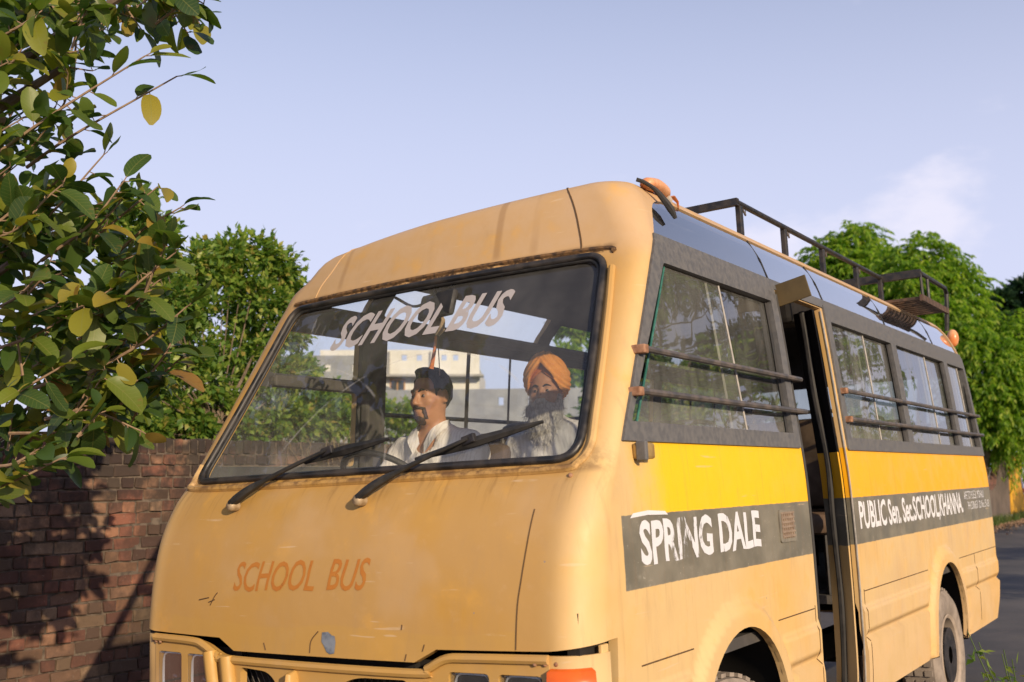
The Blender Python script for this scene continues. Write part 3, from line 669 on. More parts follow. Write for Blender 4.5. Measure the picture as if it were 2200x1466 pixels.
letters('side_lettering', 'PH:230653  D.No.15-03', map_side(5.42, 1.222), .73, .050, M_LP, bus, .1, .0, 1.0, .001)
smear = np.array([(.60, 1.352), (.72, 1.358), (.86, 1.354), (.84, 1.366), (.72, 1.372), (.62, 1.366)])
panel('paint_smear', side_poly(smear, .02), [], [M_LP], bus, 1, .002, 0, (), ())

# ------------------------------------------------------------------ bus: wipers
def wiper(px, pz, ax, az, x0, z0, x1, z1):
    piv = on([fp(px, pz)], .02)[0]; w = MB().lathe([(-.01, .0), (-.01, .021), (.02, .019), (.028, .012), (.03, 0)], 14, 'Y', (0, 0, 0)).build('wiper', [simple('corroded_pivot', (.28, .2, .11), (.42, .32, .2), 40, .55, metal=.3)], bus, True)
    w.location = piv; w.rotation_euler = (R(180), 0, 0)
    inv = Matrix.Translation(piv) @ Euler((R(180), 0, 0)).to_matrix().to_4x4(); inv = inv.inverted()
    A = np.vstack([on([fp(px, pz)], .035), on([fp(px + (ax - px) * .22, pz + (az - pz) * .22)], .045), on([fp(px + (ax - px) * .6, pz + (az - pz) * .6)], .05), on([fp(ax, az)], .038)])
    loc = lambda P: np.array([inv @ Vector(p) for p in P])
    A = catmull(A, 6); r = np.interp(np.linspace(0, 1, len(A)), [0, .12, .38, .45, 1], [.020, .024, .021, .013, .010])
    MB().tube(loc(A), r, 8, flat=.7).build('wiper_arm', [M_RUBBER], w, True)
    B = front_line([(x0, z0), (ax, az), (x1, z1)], .012, .05); r = np.interp(np.linspace(0, 1, len(B)), [0, .15, .45, .55, .85, 1], [.007, .012, .021, .021, .013, .006])
    MB().tube(loc(B), r, 6, flat=.9).build('wiper_blade', [M_RUBBER], w, True)
    MB().box(loc(on([fp(ax, az)], .032))[0], (.05, .02, .03), (0, R(15), 0), bev=.004).build('clip', [M_BLACK], w)
wiper(-.500, 1.430, -.145, 1.600, -.26, 1.575, .105, 1.640)
wiper(.118, 1.430, .462, 1.602, .255, 1.560, .705, 1.655)

# ------------------------------------------------------------------ bus: nose below the bonnet line
face_y = lambda x: .262 + .05 * (x / .95) ** 2
def nose_panel(name, xz, holes, mat, parent, off=0., thick=.03, step=.03):
    outer = densify(xz, step); hs_ = [densify(h, step) for h in holes]
    gx = list(np.arange(-.95, .96, .045)); gz = list(np.arange(.62, 1.0, .045)); V, F = triangulate(outer, hs_, gx, gz)
    f3 = lambda Q, o_: np.stack([Q[:, 0], face_y(Q[:, 0]) - o_, Q[:, 1]], 1)
    A = f3(V, off); B = f3(V, off - thick); n = len(V); FF = [tuple(t) for t in F] + [tuple(t[::-1] + n) for t in F]; VV = [A, B]; base = 2 * n
    for lp in [outer] + hs_:
        k = len(lp); VV += [f3(lp, off), f3(lp, off - thick)]; FF += [(base + i, base + (i + 1) % k, base + k + (i + 1) % k, base + k + i) for i in range(k)]; base += 2 * k
    o = pymesh(name, np.concatenate(VV), FF, parent, [mat], True); sharp_by_angle(o, 35); return o
top = [(-.85, .982), (-.62, .978), (-.555, .965), (-.475, .932), (-.40, .926), (.38, .924), (.44, .938), (.51, .970), (.60, .976), (.85, .980)]
def hole_box(x0, x1, z0, z1, r=.015): return rounded([(x0, z0), (x1, z0), (x1, z1), (x0, z1)], r, 3)
hl = [(-.828, -.690), (-.655, -.520), (.515, .655), (.685, .828)]
gr = [rounded([(-.365, .60), (-.165, .60), (-.165, .83), (-.22, .892), (-.365, .900)], [.01, .01, .05, .06, .02], 4), rounded([(.02, .60), (.365, .60), (.365, .898), (.15, .896), (.05, .845)], [.01, .01, .02, .07, .06], 4)]
grille = nose_panel('grille_panel', rounded([(-.85, .52), (.85, .52)] + top[::-1], .02, 3), [hole_box(a, b, .765, .930) for a, b in hl] + gr, M_DOOR if False else M_PAINT, bus, .004)
lipP = [(x, face_y(x) - .006, z - .004) for x, z in catmull(np.array(top), 5)]
along('top_rail', np.array(lipP), .014, M_PAINT, grille, 8)
for a, b in (((-.515, .945), (-.44, .70)), ((-.425, .932), (-.36, .70))):
    along('diagonal_rib', np.array([(x, face_y(x) - .012, z) for x, z in catmull([a, ((a[0] + b[0]) / 2 - .012, (a[1] + b[1]) / 2), b], 5)]), .026, M_PAINT, grille, 10)
MB().tube([(-.10, face_y(0) - .0, .60), (-.10, face_y(0) - .012, .82), (-.10, face_y(0) - .010, .885), (-.10, face_y(0) + .02, .908)], [.045, .045, .036, .004], 14, flat=.45).build('centre_boss', [M_PAINT], grille, True)
for x in (.44,): MB().box((x, face_y(x) - .004, .80), (.032, .02, .2), bev=.008).build('grille_post', [M_PAINT], grille)
bars = MB()
for k in range(34):
    for sg in (1, -1): bars.tube([(-.42 + k * .026, .315, .60), (-.42 + k * .026 + sg * .17, .315, .90)], .0022, 4)
bars.build('wire_mesh', [M_MESH], grille)['kind'] = 'stuff'
for a, b in hl:
    c = ((a + b) / 2, face_y((a + b) / 2) + .042, .848)
    h = MB().box(c, (b - a + .01, .05, .175), bev=.02).build('headlight', [M_RUBBER], bus)
    bowl = []; V = []; F = []
    for i in range(7):
        for j in range(16):
            t = 2 * math.pi * j / 16; q = i / 6; x = math.copysign(abs(math.cos(t)) ** .5, math.cos(t)) * (b - a) / 2 * q * .96; z = math.copysign(abs(math.sin(t)) ** .5, math.sin(t)) * .082 * q
            V.append((c[0] + x, c[1] - .028 + .03 * (1 - q * q), c[2] + z))
    F = [(i * 16 + j, i * 16 + (j + 1) % 16, (i + 1) * 16 + (j + 1) % 16, (i + 1) * 16 + j) for i in range(6) for j in range(16)]
    pymesh('reflector', V, F, h, [M_CHROME], True)
    MB().sphere((c[0], c[1] - .012, c[2] - .01), (.018, .02, .018), 10, 8).build('bulb', [M_LAMPGLASS], h, True)
    L = MB().box((c[0], c[1] - .038, c[2]), (b - a - .004, .012, .163), bev=.006).build('lens', [M_LAMPGLASS], h)
for s_ in (1, -1):
    cp = MB(); A = []
    for q in np.linspace(0, 1, 10):
        a_ = q * math.pi / 2; A.append((s_ * (.848 + .122 * math.sin(a_) ** .9), .302 + .135 * (1 - math.cos(a_))))
    V = [(x, y, z) for z in (.55, .70, .85, .985) for x, y in A]; n = len(A)
    F = [(i * n + j, i * n + j + 1, (i + 1) * n + j + 1, (i + 1) * n + j) for i in range(3) for j in range(n - 1)]
    V2 = [(x * .985, y + .02, z) for x, y, z in V]; F2 = [tuple(k + len(V) for k in f[::-1]) for f in F]; tp = [(3 * n + j, 3 * n + j + 1, 3 * n + j + 1 + len(V), 3 * n + j + len(V)) for j in range(n - 1)]
    cpn = pymesh('nose_corner', V + V2, F + F2 + tp, bus, [M_PAINT], True)
    for k in range(3): MB().sphere((s_ * (.81 + .03 * k), .292 + .006 * k ** 1.6 - .004, .964), .007, 8, 6).build('rivet', [M_RUST], cpn, True)
    il = []
    for z, e in ((.86, 0), (.865, .024), (.92, .030), (.965, .024), (.972, 0)):
        for q in np.linspace(.02, .62, 10):
            a_ = q * math.pi / 2; il.append((s_ * (.848 + (.122 + e) * math.sin(a_) ** .9), .302 + .135 * (1 - math.cos(a_)) - e * math.cos(a_), z - .02))
    F = [(i * 10 + j, i * 10 + j + 1, (i + 1) * 10 + j + 1, (i + 1) * 10 + j) for i in range(4) for j in range(9)]
    if s_ > 0: pymesh('indicator', il, F, bus, [M_AMBER], True)
    MB().box((s_ * .955, .425, .992), (.014, .04, .03), bev=.004).build('corner_bracket', [M_PAINT], bus)
MB().box((-.992, .44, .84), (.035, .09, .28), (0, 0, R(8)), bev=.014).build('side_marker', [M_REDLENS], bus)
MB().box((0, .46, .80), (1.86, .25, .60)).build('engine_bay', [M_GAP], bus)
MB().box((0, .36, .975), (1.78, .05, .05)).box((-.42, .33, .94), (.03, .04, .09)).box((.34, .33, .93), (.04, .04, .08)).build('radiator_support', [M_GAP], bus)
MB().box((0, .22, .43), (1.9, .12, .16), bev=.03).build('bumper', [M_BLACK], bus)

# ------------------------------------------------------------------ bus: wheels
def wheel(x, y, s_, steer=0.):
    w = MB().lathe([(-.10, .05), (-.10, .16), (.10, .16), (.10, .05)], 24).build('wheel', [M_BLACK], bus, True); w.location = (x, y, .385); w.rotation_euler = (0, 0, steer)
    k = s_; prof = [(k * -.10, .225), (k * -.112, .26), (k * -.11, .34), (k * -.085, .375), (0, .384), (k * .085, .375), (k * .108, .345), (k * .113, .30), (k * .108, .262), (k * .098, .24), (k * .085, .222), (k * -.05, .222)]
    MB().lathe(prof, 48).build('tyre', [M_TYRE], w, True)
    tr = MB()
    for i in range(44):
        t = 2 * math.pi * i / 44
        for q in (-.055, 0, .055): tr.box((q, .386 * math.cos(t), .386 * math.sin(t)), (.042, .03, .014), (t + math.pi / 2 * 0 + R(90), 0, 0))
    tr.build('tread', [M_TYRE], w)['kind'] = 'stuff'
    MB().lathe([(k * .100, .238), (k * .108, .232), (k * .098, .215), (k * .05, .205), (k * -.01, .195), (k * -.045, .15), (k * -.035, .10), (k * -.02, .07), (k * .03, .062), (k * .035, .0)], 40).build('rim', [M_RIM], w, True)
    nt_ = MB()
    for i in range(6): nt_.sphere((k * -.028, .125 * math.cos(i * math.pi / 3), .125 * math.sin(i * math.pi / 3)), .014, 8, 6)
    nt_.build('lug_nuts', [M_RIM], w, True)['kind'] = 'stuff'
for s_ in (1, -1):
    wheel(s_ * .83, 1.375, s_, R(-9)); wheel(s_ * .845, 4.64, s_); wheel(s_ * .60, 4.64, s_)
for (cy, cz, r) in ARCH:
    for s_ in (1, -1):
        V = []; F = []
        for t in np.linspace(-.25, math.pi + .25, 22):
            for x in (.985, .955, .50): V.append((s_ * x, cy - (r + (.0 if x > .96 else .03)) * math.cos(t), cz + (r + (.0 if x > .96 else .03)) * math.sin(t)))
        F = [(i * 3 + j, i * 3 + j + 1, (i + 1) * 3 + j + 1, (i + 1) * 3 + j) for i in range(21) for j in range(2)]
        pymesh('wheel_arch_liner', V, F, bus, [M_GAP], True)
MB().box((0, 1.375, .385), (1.5, .09, .09)).box((0, 4.64, .385), (1.5, .14, .14), bev=.03).box((.42, 3.1, .52), (.09, 5.6, .14)).box((-.42, 3.1, .52), (.09, 5.6, .14)).build('chassis', [M_GAP], bus)

# ------------------------------------------------------------------ bus: roof rack and lamps
rack = MB().box((0, 2.34, 2.752), (1.42, .03, .034)).build('roof_rack', [M_BLACK], bus)
for s_ in (1, -1):
    along('rail', np.array([(s_ * .70, y, 2.752) for y in np.linspace(2.34, 4.82, 8)]), .0145, M_BLACK, rack, 10)
    for y in (2.385, 2.985, 3.60, 4.25, 4.79):
        MB().box((s_ * .695, y, 2.675), (.027, .034, .15), bev=.004).build('post', [M_BLACK], rack)
        along('weld_hook', np.array([(s_ * .70, y + .03, 2.735), (s_ * .70, y + .065, 2.71), (s_ * .70, y + .07, 2.74), (s_ * .70, y + .05, 2.765)]), .005, M_BAR, rack, 5)
MB().box((.55, 4.815, 2.752), (.80, .036, .05)).build('cross_bar', [M_BLACK], rack)
along('tray_rail', np.array([(.945, 4.81, 2.752), (.945, 5.2, 2.752), (.945, 5.52, 2.750), (.943, 5.57, 2.72), (.935, 5.575, 2.62), (.915, 5.60, 2.46)]), .015, M_BLACK, rack, 8)
along('tray_rail', np.array([(.945, 4.815, 2.752), (.945, 4.83, 2.60)]), .010, M_BLACK, rack, 6)
along('tray_rail', np.array([(.945, 5.0, 2.752), (.945, 5.0, 2.60)]), .010, M_BLACK, rack, 6)
M_TRAY = simple('rusty_tray_steel', (.05, .032, .022), (.12, .07, .045), 22, .75)
MB().box((.943, 5.17, 2.590), (.020, .76, .04)).build('tray_edge', [M_TRAY], rack)
MB().box((.60, 5.17, 2.605), (.020, .76, .03)).build('tray_edge', [M_TRAY], rack)
for k in range(9): MB().box((.77, 4.83 + k * .085, 2.592), (.36, .045, .018)).build('slat', [M_TRAY], rack)
# amber roof marker with loose rubber strap
mk = on([(float(uy(1.34, 2.55)), 2.55)], .03)[0]
lamp = MB().tube(catmull([(.785, 1.22, 2.568), (.782, 1.25, 2.578), (.780, 1.32, 2.586), (.776, 1.39, 2.582), (.773, 1.435, 2.570)], 5), np.interp(np.linspace(0, 1, 21), [0, .06, .2, .5, .8, .95, 1], [.004, .020, .030, .033, .028, .017, .006]), 12, flat=.8).build('roof_marker', [M_ORANGE], bus, True)
MB().tube([(.772, 1.41, 2.565), (.772, 1.45, 2.555)], [.020, .016], 10).build('lamp_end', [simple('milky_plastic', (.5, .45, .38), None, 5, .4)], lamp, True)
along('broken_lens', np.array([(.772, 1.43, 2.565), (.780, 1.47, 2.575), (.790, 1.49, 2.555), (.795, 1.485, 2.52)]), np.array([.010, .013, .010, .003]), M_ORANGE, lamp, 6, .4)
along('rubber_strap', catmull([(.765, 1.19, 2.585), (.79, 1.205, 2.572), (.82, 1.225, 2.545), (.84, 1.25, 2.51), (.858, 1.275, 2.47), (.868, 1.29, 2.435)], 5), np.interp(np.linspace(0, 1, 26), [0, .35, .5, .8, 1], [.008, .008, .011, .015, .007]), M_RUBBER, lamp, 8)
MB().sphere((.845, 6.13, 2.47), (.042, .040, .066), 14, 10).build('rear_marker', [M_ORANGE], bus, True)

# ------------------------------------------------------------------ bus: entrance with the folded door leaf
def leaf(y0, y1, d0, d1, mat, name, z0=.50, z1=2.27):
    zs_ = np.linspace(z0, z1, 24); w = f_w(zs_); V = []; n = len(zs_)
    for (d, y) in ((d0, y0), (d1, y1), (d1, y1 + .022), (d0, y0 + .022)): V += [(a - d, y, z) for a, z in zip(w, zs_)]
    F = []
    for k in range(4):
        a = k * n; b = ((k + 1) % 4) * n; F += [(a + i, a + i + 1, b + i + 1, b + i) for i in range(n - 1)]
    F += [(0, n, 2 * n, 3 * n), (n - 1, 4 * n - 1, 3 * n - 1, 2 * n - 1)]
    return V, F
V, F = leaf(2.760, 2.803, .012, .072, None, ''); V2, F2 = leaf(2.812, 2.845, .086, .135, None, '')
zz = np.array([V[f[0]][2] for f in F])
M_DGL = simple('blackened_door_glass', (.004, .004, .004), (.007, .006, .006), 9, .6, .8, spec=.12)
def door_mesh(name, V, F):
    o = pymesh(name, V, F, bus, [M_DOOR, M_DGL]); me = o.data
    for p in me.polygons: p.material_index = 1 if p.center.z > 1.60 else 0
    return o
dl = door_mesh('door_leaf', V, F); door_mesh('door_leaf', V2, F2)
zs_ = np.linspace(.50, 2.27, 30)
along('hinge_seal', np.stack([f_w(zs_) - .079 + .004 * np.sin(zs_ * 9), 2.795 + .004 * np.sin(zs_ * 13), zs_], 1), .014, M_RUBBER, dl, 7)
along('edge_seal', np.stack([f_w(zs_) - .004, np.full(30, 2.240), zs_], 1), .010, M_RUBBER, bus, 7)
along('edge_trim', np.stack([f_w(zs_) - .002, np.full(30, 2.854), zs_], 1), .004, M_SASH, bus, 5)
MB().box((.93, 2.236, .98), (.03, .012, .95)).build('door_flange', [M_PAINT], bus)
along('grab_rail', catmull([(.86, 2.30, 2.20), (.87, 2.31, 2.12), (.90, 2.33, 1.75), (.905, 2.34, 1.30)], 6), .011, M_BAR, bus, 8)
stp = MB().box((.71, 2.54, .69), (.02, .62, .42)).build('step_well', [M_STEEL], bus)
for k in range(3): MB().box((.722, 2.70 + k * .035, .69), (.008, .012, .40)).build('riser_rib', [M_STEEL], stp)
MB().box((.80, 2.54, .485), (.26, .62, .02)).build('step_tread', [M_STEEL], stp)
MB().box((.73, 2.54, .905), (.06, .62, .025), bev=.006).build('step_nosing', [M_SASH], stp)
fl = MB().box((.955, 2.252, 2.278), (.165, .008, .10), (0, R(-13), R(6)), bev=.003).build('door_flap', [M_WOOD], bus)
# inside
fb = MB().box((-.12, 3.5, .88), (1.56, 5.4, .04)).build('floor', [M_TRIM], bus)
MB().box((.81, 1.5, .88), (.28, 1.40, .04)).build('floor', [M_TRIM], bus); MB().box((.81, 4.55, .88), (.28, 3.32, .04)).build('floor', [M_TRIM], bus)
MB().box((0, .80, 1.30), (1.70, .30, .30), bev=.05).box((-.45, .88, 1.40), (.5, .2, .10), bev=.03).build('dashboard', [M_TRIM], bus)
MB().box((.05, 1.45, 1.02), (.55, .7, .26), bev=.06).build('engine_cover', [M_TRIM], bus)
sw = MB(); T = [(.195 * math.cos(t), .195 * math.sin(t), 0) for t in np.linspace(0, 2 * math.pi, 41)]
swo = sw.tube(T, .0135, 8, caps=False).build('steering_wheel', [M_RUBBER], bus, True); swo.location = (-.47, 1.16, 1.515); swo.rotation_euler = (R(-38), 0, 0)
MB().sphere((0, 0, -.03), (.05, .05, .025), 14, 8).build('hub', [M_RUBBER], swo, True)
for t in (R(90), R(210), R(330)): along('spoke', np.array([(.04 * math.cos(t), .04 * math.sin(t), -.03), (.19 * math.cos(t), .19 * math.sin(t), 0)]), .010, M_RUBBER, swo, 6)
along('column', np.array([(0, 0, -.03), (0, 0, -.45)]), .03, M_RUBBER, swo, 8)
def seat(x, y, w, zb=1.28, top=1.76, name='seat'):
    b = MB()
    for sx_ in (-1, 1):
        for dy in (-.18, .18): b.tube([(x + sx_ * (w / 2 - .05), y + dy, .90), (x + sx_ * (w / 2 - .05), y + dy, zb - .08)], .014, 6)
    for sx_ in (-1, 1): b.box((x + sx_ * (w / 2 - .05), y, 1.16 if zb > 1.2 else 1.04), (.02, .36, .02))
    b.box((x, y, 1.16 if zb > 1.2 else 1.04), (w - .1, .02, .02)); s0 = b.build(name, [M_BLACK], bus)
    MB().box((x, y - .02, zb - .04), (w, .44, .11), bev=.04).build('cushion', [M_SEAT], s0, True)
    MB().box((x, y + .235, (zb + top) / 2 + .02), (w, .09, top - zb), (R(-9), 0, 0), bev=.04).build('backrest', [M_SEAT], s0, True)
    along('grab_handle', catmull([(x - w / 2 + .06, y + .30, top - .02), (x - w / 2 + .08, y + .31, top + .05), (x, y + .31, top + .06), (x + w / 2 - .08, y + .31, top + .05), (x + w / 2 - .06, y + .30, top - .02)], 5), .011, M_BAR, s0, 7)
seat(-.50, 1.50, .50, 1.16, 1.66, 'driver_seat')
for i, y in enumerate((2.22, 3.0, 3.75, 4.5, 5.3)):
    seat(-.46, y, .78)
    if y > 2.9: seat(.46, y + .12, .78)
seat(.42, 1.66, .62, 1.24, 1.66)
mir = MB().box((0, 0, 0), (.235, .03, .105), bev=.014).build('rear_view_mirror', [M_RUBBER], bus, True); mir.location = (.045, .885, 2.165); mir.rotation_euler = (R(-14), R(2), R(-20))
along('stalk', np.array([(.0, .02, .03), (.0, .06, .12)]), .009, M_RUBBER, mir, 6)
along('dangling_cable', catmull([(-.20, .93, 2.235), (-.10, .92, 2.185), (-.02, .92, 2.20), (.02, .93, 2.255)], 6), .006, M_RUBBER, bus, 6)
MB().box((.50, 3.25, 2.36), (.36, .40, .16), (R(5), 0, 0), bev=.03).build('luggage_box', [M_TRIM], bus)
for z in (2.28,): MB().box((-.83, 3.9, z), (.06, 4.4, .05), bev=.012).build('cant_rail', [M_TRIM], bus)
# hanging charm
ch = empty('hanging_charm', BUSM @ Vector((-.005, .945, 2.245)), (0, -RHO, 0)); tag(ch, 'tan diamond charm with orange tassel hanging behind the windscreen', 'charm')
M_STR = simple('dark_thread', (.03, .015, .012), None, 5, .8)
along('thread', np.array([(0, 0, .03), (.002, 0, -.09)]), .0022, M_STR, ch, 5); along('thread', np.array([(0, 0, -.17), (.004, 0, -.34)]), .002, M_STR, ch, 5)
MB().add([(0, -.012, -.075), (.030, -.012, -.125), (.026, -.012, -.165), (.0, -.012, -.185), (-.026, -.012, -.165), (-.030, -.012, -.13), (0, .012, -.075), (.030, .012, -.125), (.026, .012, -.165), (.0, .012, -.185), (-.026, .012, -.165), (-.030, .012, -.13)],
    [(0, 1, 2, 3, 4, 5), (11, 10, 9, 8, 7, 6)] + [(i, i + 6, (i + 1) % 6 + 6, (i + 1) % 6) for i in range(6)]).build('pendant', [simple('straw_pendant', (.33, .235, .14), (.45, .34, .22), 60, .8, bmp=.4)], ch)
along('tassel', catmull([(-.008, 0, -.185), (-.015, 0, -.23), (-.030, 0, -.29), (-.036, 0, -.31)], 4), np.linspace(.005, .010, 13), simple('orange_tassel', (.62, .20, .05), (.5, .15, .04), 80, .8), ch, 7)

# ================================================================== people
def smin(a, b, k): h = np.clip(.5 + .5 * (b - a) / k, 0, 1); return b * (1 - h) + a * h - k * h * (1 - h)
def sd_ell(P, c, r): q = (P - c) / r; k0 = np.linalg.norm(q, axis=1); k1 = np.linalg.norm(q / r, axis=1) + 1e-9; return k0 * (k0 - 1) / k1
def sd_cap(P, a, b, ra, rb):
    a = np.array(a); b = np.array(b); ab = b - a; t = np.clip(((P - a) @ ab) / (ab @ ab), 0, 1); return np.linalg.norm(P - a - t[:, None] * ab, axis=1) - (ra + (rb - ra) * t)
def nets(f, lo, hi, h):
    ax = [np.arange(lo[i], hi[i] + h, h) for i in range(3)]; G = np.stack(np.meshgrid(*ax, indexing='ij'), -1); sh = G.shape[:3]
    v = f(G.reshape(-1, 3)).reshape(sh); ins = v < 0; n0 = np.array(sh) - 1
    cs = np.zeros((*n0, 3)); cnt = np.zeros(tuple(n0))
    C = [(i, j, k) for i in (0, 1) for j in (0, 1) for k in (0, 1)]; sl = lambda c: tuple(slice(c[i], c[i] + n0[i]) for i in range(3))
    for a in C:
        for d in range(3):
            if a[d] == 0:
                b = list(a); b[d] = 1; va = v[sl(a)]; vb = v[sl(b)]; m = (va < 0) != (vb < 0); t = np.where(m, va / np.where(va - vb == 0, 1, va - vb), 0)
                p = np.zeros((*n0, 3)); p += np.array(a); p[..., d] += t; cs += p * m[..., None]; cnt += m
    act = cnt > 0; idx = -np.ones(tuple(n0), int); idx[act] = np.arange(act.sum())
    base = np.stack(np.meshgrid(*[np.arange(k) for k in n0], indexing='ij'), -1)
    V = (base[act] + cs[act] / cnt[act][:, None]) * h + np.array(lo); F = []
    for d in range(3):
        e, g = [(1, 2), (2, 0), (0, 1)][d]; s0 = [slice(1, n0[i]) for i in range(3)]; s0[d] = slice(0, n0[d]); s1 = list(s0); s1[d] = slice(1, n0[d] + 1)
        a = ins[tuple(s0)]; b = ins[tuple(s1)]; m = a != b; I = np.argwhere(m); off = np.array([1, 1, 1]); off[d] = 0; I = I + off
        def cell(de, dg): J = I.copy(); J[:, e] -= de; J[:, g] -= dg; return idx[J[:, 0], J[:, 1], J[:, 2]]
        q = np.stack([cell(1, 1), cell(0, 1), cell(0, 0), cell(1, 0)], 1); fl = ~a[m]; q[fl] = q[fl][:, ::-1]; F.append(q)
    F = np.concatenate(F); return V, F[(F >= 0).all(1)]
def sdf_obj(name, f, lo, hi, h, mats, parent):
    V, F = nets(f, lo, hi, h); return fastmesh(name, V, F, parent, mats, True)
def skin_mat(name, c1, c2):
    m, nt, b, tc, out = newmat(name); v = noise(nt, tc.outputs['Object'], 22, 4)
    put(nt, b.inputs['Base Color'], mixc(nt, mr(nt, v, .3, .7), c1, c2)); b.inputs['Roughness'].default_value = .5; b.inputs['Subsurface Weight'].default_value = .05; return m
M_SKIN = skin_mat('brown_skin', (.42, .20, .108), (.50, .25, .14)); M_SKIN2 = skin_mat('tanned_skin', (.42, .21, .118), (.50, .26, .15))
M_HAIR = simple('black_hair', (.008, .007, .006), (.02, .016, .013), 90, .45, bmp=.5)
M_BEARD = simple('dark_stubble', (.022, .014, .011), (.075, .040, .028), 120, .7, bmp=.5)
M_GREY = simple('grey_beard', (.32, .30, .28), (.66, .63, .60), 40, .75, bmp=.6, sx=(3, 3, .5))
M_EYE = simple('dark_eye', (.02, .012, .01), None, 5, .15); M_WHITE = simple('eye_white', (.20, .165, .145), None, 5, .5)
def cloth_mat(name, c1, c2, stripes=0., sc=(.0, .0, .0)):
    m, nt, b, tc, out = newmat(name); co = tc.outputs['Object']; v = noise(nt, co, 12, 5); s = nd(nt, 'ShaderNodeSeparateXYZ', {0: co})
    col = mixc(nt, mr(nt, v, .3, .7), c1, c2)
    if stripes:
        w = mth(nt, 'SINE', mth(nt, 'MULTIPLY', mth(nt, 'ADD', s.outputs[0], mth(nt, 'MULTIPLY', v, .012)), stripes)); col = mixc(nt, mr(nt, w, .2, .9, 0, .5), col, sc)
    put(nt, b.inputs['Base Color'], col); b.inputs['Roughness'].default_value = .85
    fold = noise(nt, co, 1.0, 3, .5, sx=(16, 10, 4)); bump(nt, b, fold, .8, .03); return m
M_SHIRT1 = cloth_mat('white_striped_shirt', (.74, .70, .66), (.80, .77, .74), 420., (.58, .53, .50)); M_SHIRT2 = cloth_mat('pale_grey_shirt', (.66, .64, .66), (.76, .74, .76), 130., (.55, .52, .53))
M_TROUS = simple('dark_trousers', (.03, .03, .035), (.05, .05, .055), 12, .85)
def turban_mat():
    m, nt, b, tc, out = newmat('orange_turban_cloth'); v = noise(nt, tc.outputs['Object'], 30, 4)
    put(nt, b.inputs['Base Color'], mixc(nt, mr(nt, v, .3, .7), (.78, .29, .040), (.85, .37, .07))); b.inputs['Roughness'].default_value = .85
    bump(nt, b, noise(nt, tc.outputs['Object'], 160, 2), .2, .003); return m
M_TURBAN = turban_mat()
def head_sdf(P, face=1.0):
    d = sd_ell(P, (0, .018, .030), np.array((.076, .096, .098)))                         # skull
    d = smin(d, sd_ell(P, (0, -.022, -.045), np.array((.060, .066, .080))), .035)          # face and jaw
    d = smin(d, sd_ell(P, (0, -.052, -.102), np.array((.030, .028, .022))), .025)          # chin
    d = smin(d, sd_cap(P, (-.036, -.070, .020), (.036, -.070, .020), .014, .014), .016)     # brow
    for s_ in (-1, 1):
        d = smin(d, sd_ell(P, (s_ * .042, -.055, -.025), np.array((.024, .022, .022))), .022)   # cheek
        d = -smin(-d, sd_ell(P, (s_ * .031, -.089, .002), np.array((.019, .016, .012))), .010)  # eye socket
        d = smin(d, sd_ell(P, (s_ * .031, -.070, .001), np.array((.013, .013, .009))), .004)
        d = smin(d, sd_ell(P, (s_ * .080, .012, -.005), np.array((.010, .020, .032))), .010)    # ear
        d = smin(d, sd_ell(P, (s_ * .012, -.094, -.038), np.array((.010, .012, .009))), .008)   # nostril wing
    d = smin(d, sd_cap(P, (0, -.084, .012), (0, -.107, -.032), .009, .0125), .010)          # nose
    d = smin(d, sd_ell(P, (0, -.082, -.064), np.array((.024, .014, .007))), .008)           # lips
    d = smin(d, sd_ell(P, (0, -.080, -.077), np.array((.020, .013, .007))), .008)
    d = -smin(-d, sd_ell(P, (0, -.095, -.070), np.array((.022, .010, .0022))), .003)
    return d
def rotz(P, a, c=(0, 0)): ca, sa = math.cos(a), math.sin(a); Q = P.copy(); Q[:, 0] = ca * (P[:, 0] - c[0]) + sa * (P[:, 1] - c[1]); Q[:, 1] = -sa * (P[:, 0] - c[0]) + ca * (P[:, 1] - c[1]); return Q
# joints, seated and facing -Y; origin at the middle of the head
def joints(hands):
    J = dict(neck0=(0, .030, -.17), neck1=(0, .012, -.06), chest=(0, .045, -.34), belly=(0, .03, -.52), pelvis=(0, .06, -.68))
    for s_, n in ((-1, 'r'), (1, 'l')):
        J['sh' + n] = (s_ * .185, .045, -.245); J['hip' + n] = (s_ * .095, .04, -.70); J['knee' + n] = (s_ * .14, -.36, -.68); J['ank' + n] = (s_ * .13, -.42, -1.02); J['toe' + n] = (s_ * .135, -.60, -1.06)
        J['el' + n], J['wr' + n] = hands[n]
    return J
def arm_hand(P, J, n, s_):
    d = sd_cap(P, J['sh' + n], J['el' + n], .052, .040); d = smin(d, sd_cap(P, J['el' + n], J['wr' + n], .040, .027), .03)
    e = np.array(J['el' + n]); w = np.array(J['wr' + n]); f = (w - e) / np.linalg.norm(w - e); side = np.cross(f, (0, 0, 1)); side /= np.linalg.norm(side) + 1e-9; up = np.cross(side, f)
    pc = w + f * .045; d = smin(d, sd_cap(P, w, pc + f * .025, .026, .030), .02)
    for k in range(4):
        b = pc + f * .03 + side * (k - 1.5) * .019; m = b + f * (.032 + .006 * (1.5 - abs(k - 1.5))) - up * .010; t = m + f * .012 - up * .028
        d = smin(d, sd_cap(P, b, m, .0095, .009), .008); d = smin(d, sd_cap(P, m, t, .009, .0075), .004)
    b = w + f * .02 - side * s_ * .024; m = b + f * .03 - side * s_ * .022 - up * .008; d = smin(d, sd_cap(P, b, m, .012, .010), .012); d = smin(d, sd_cap(P, m, m + f * .028 - up * .012, .010, .008), .004)
    return d
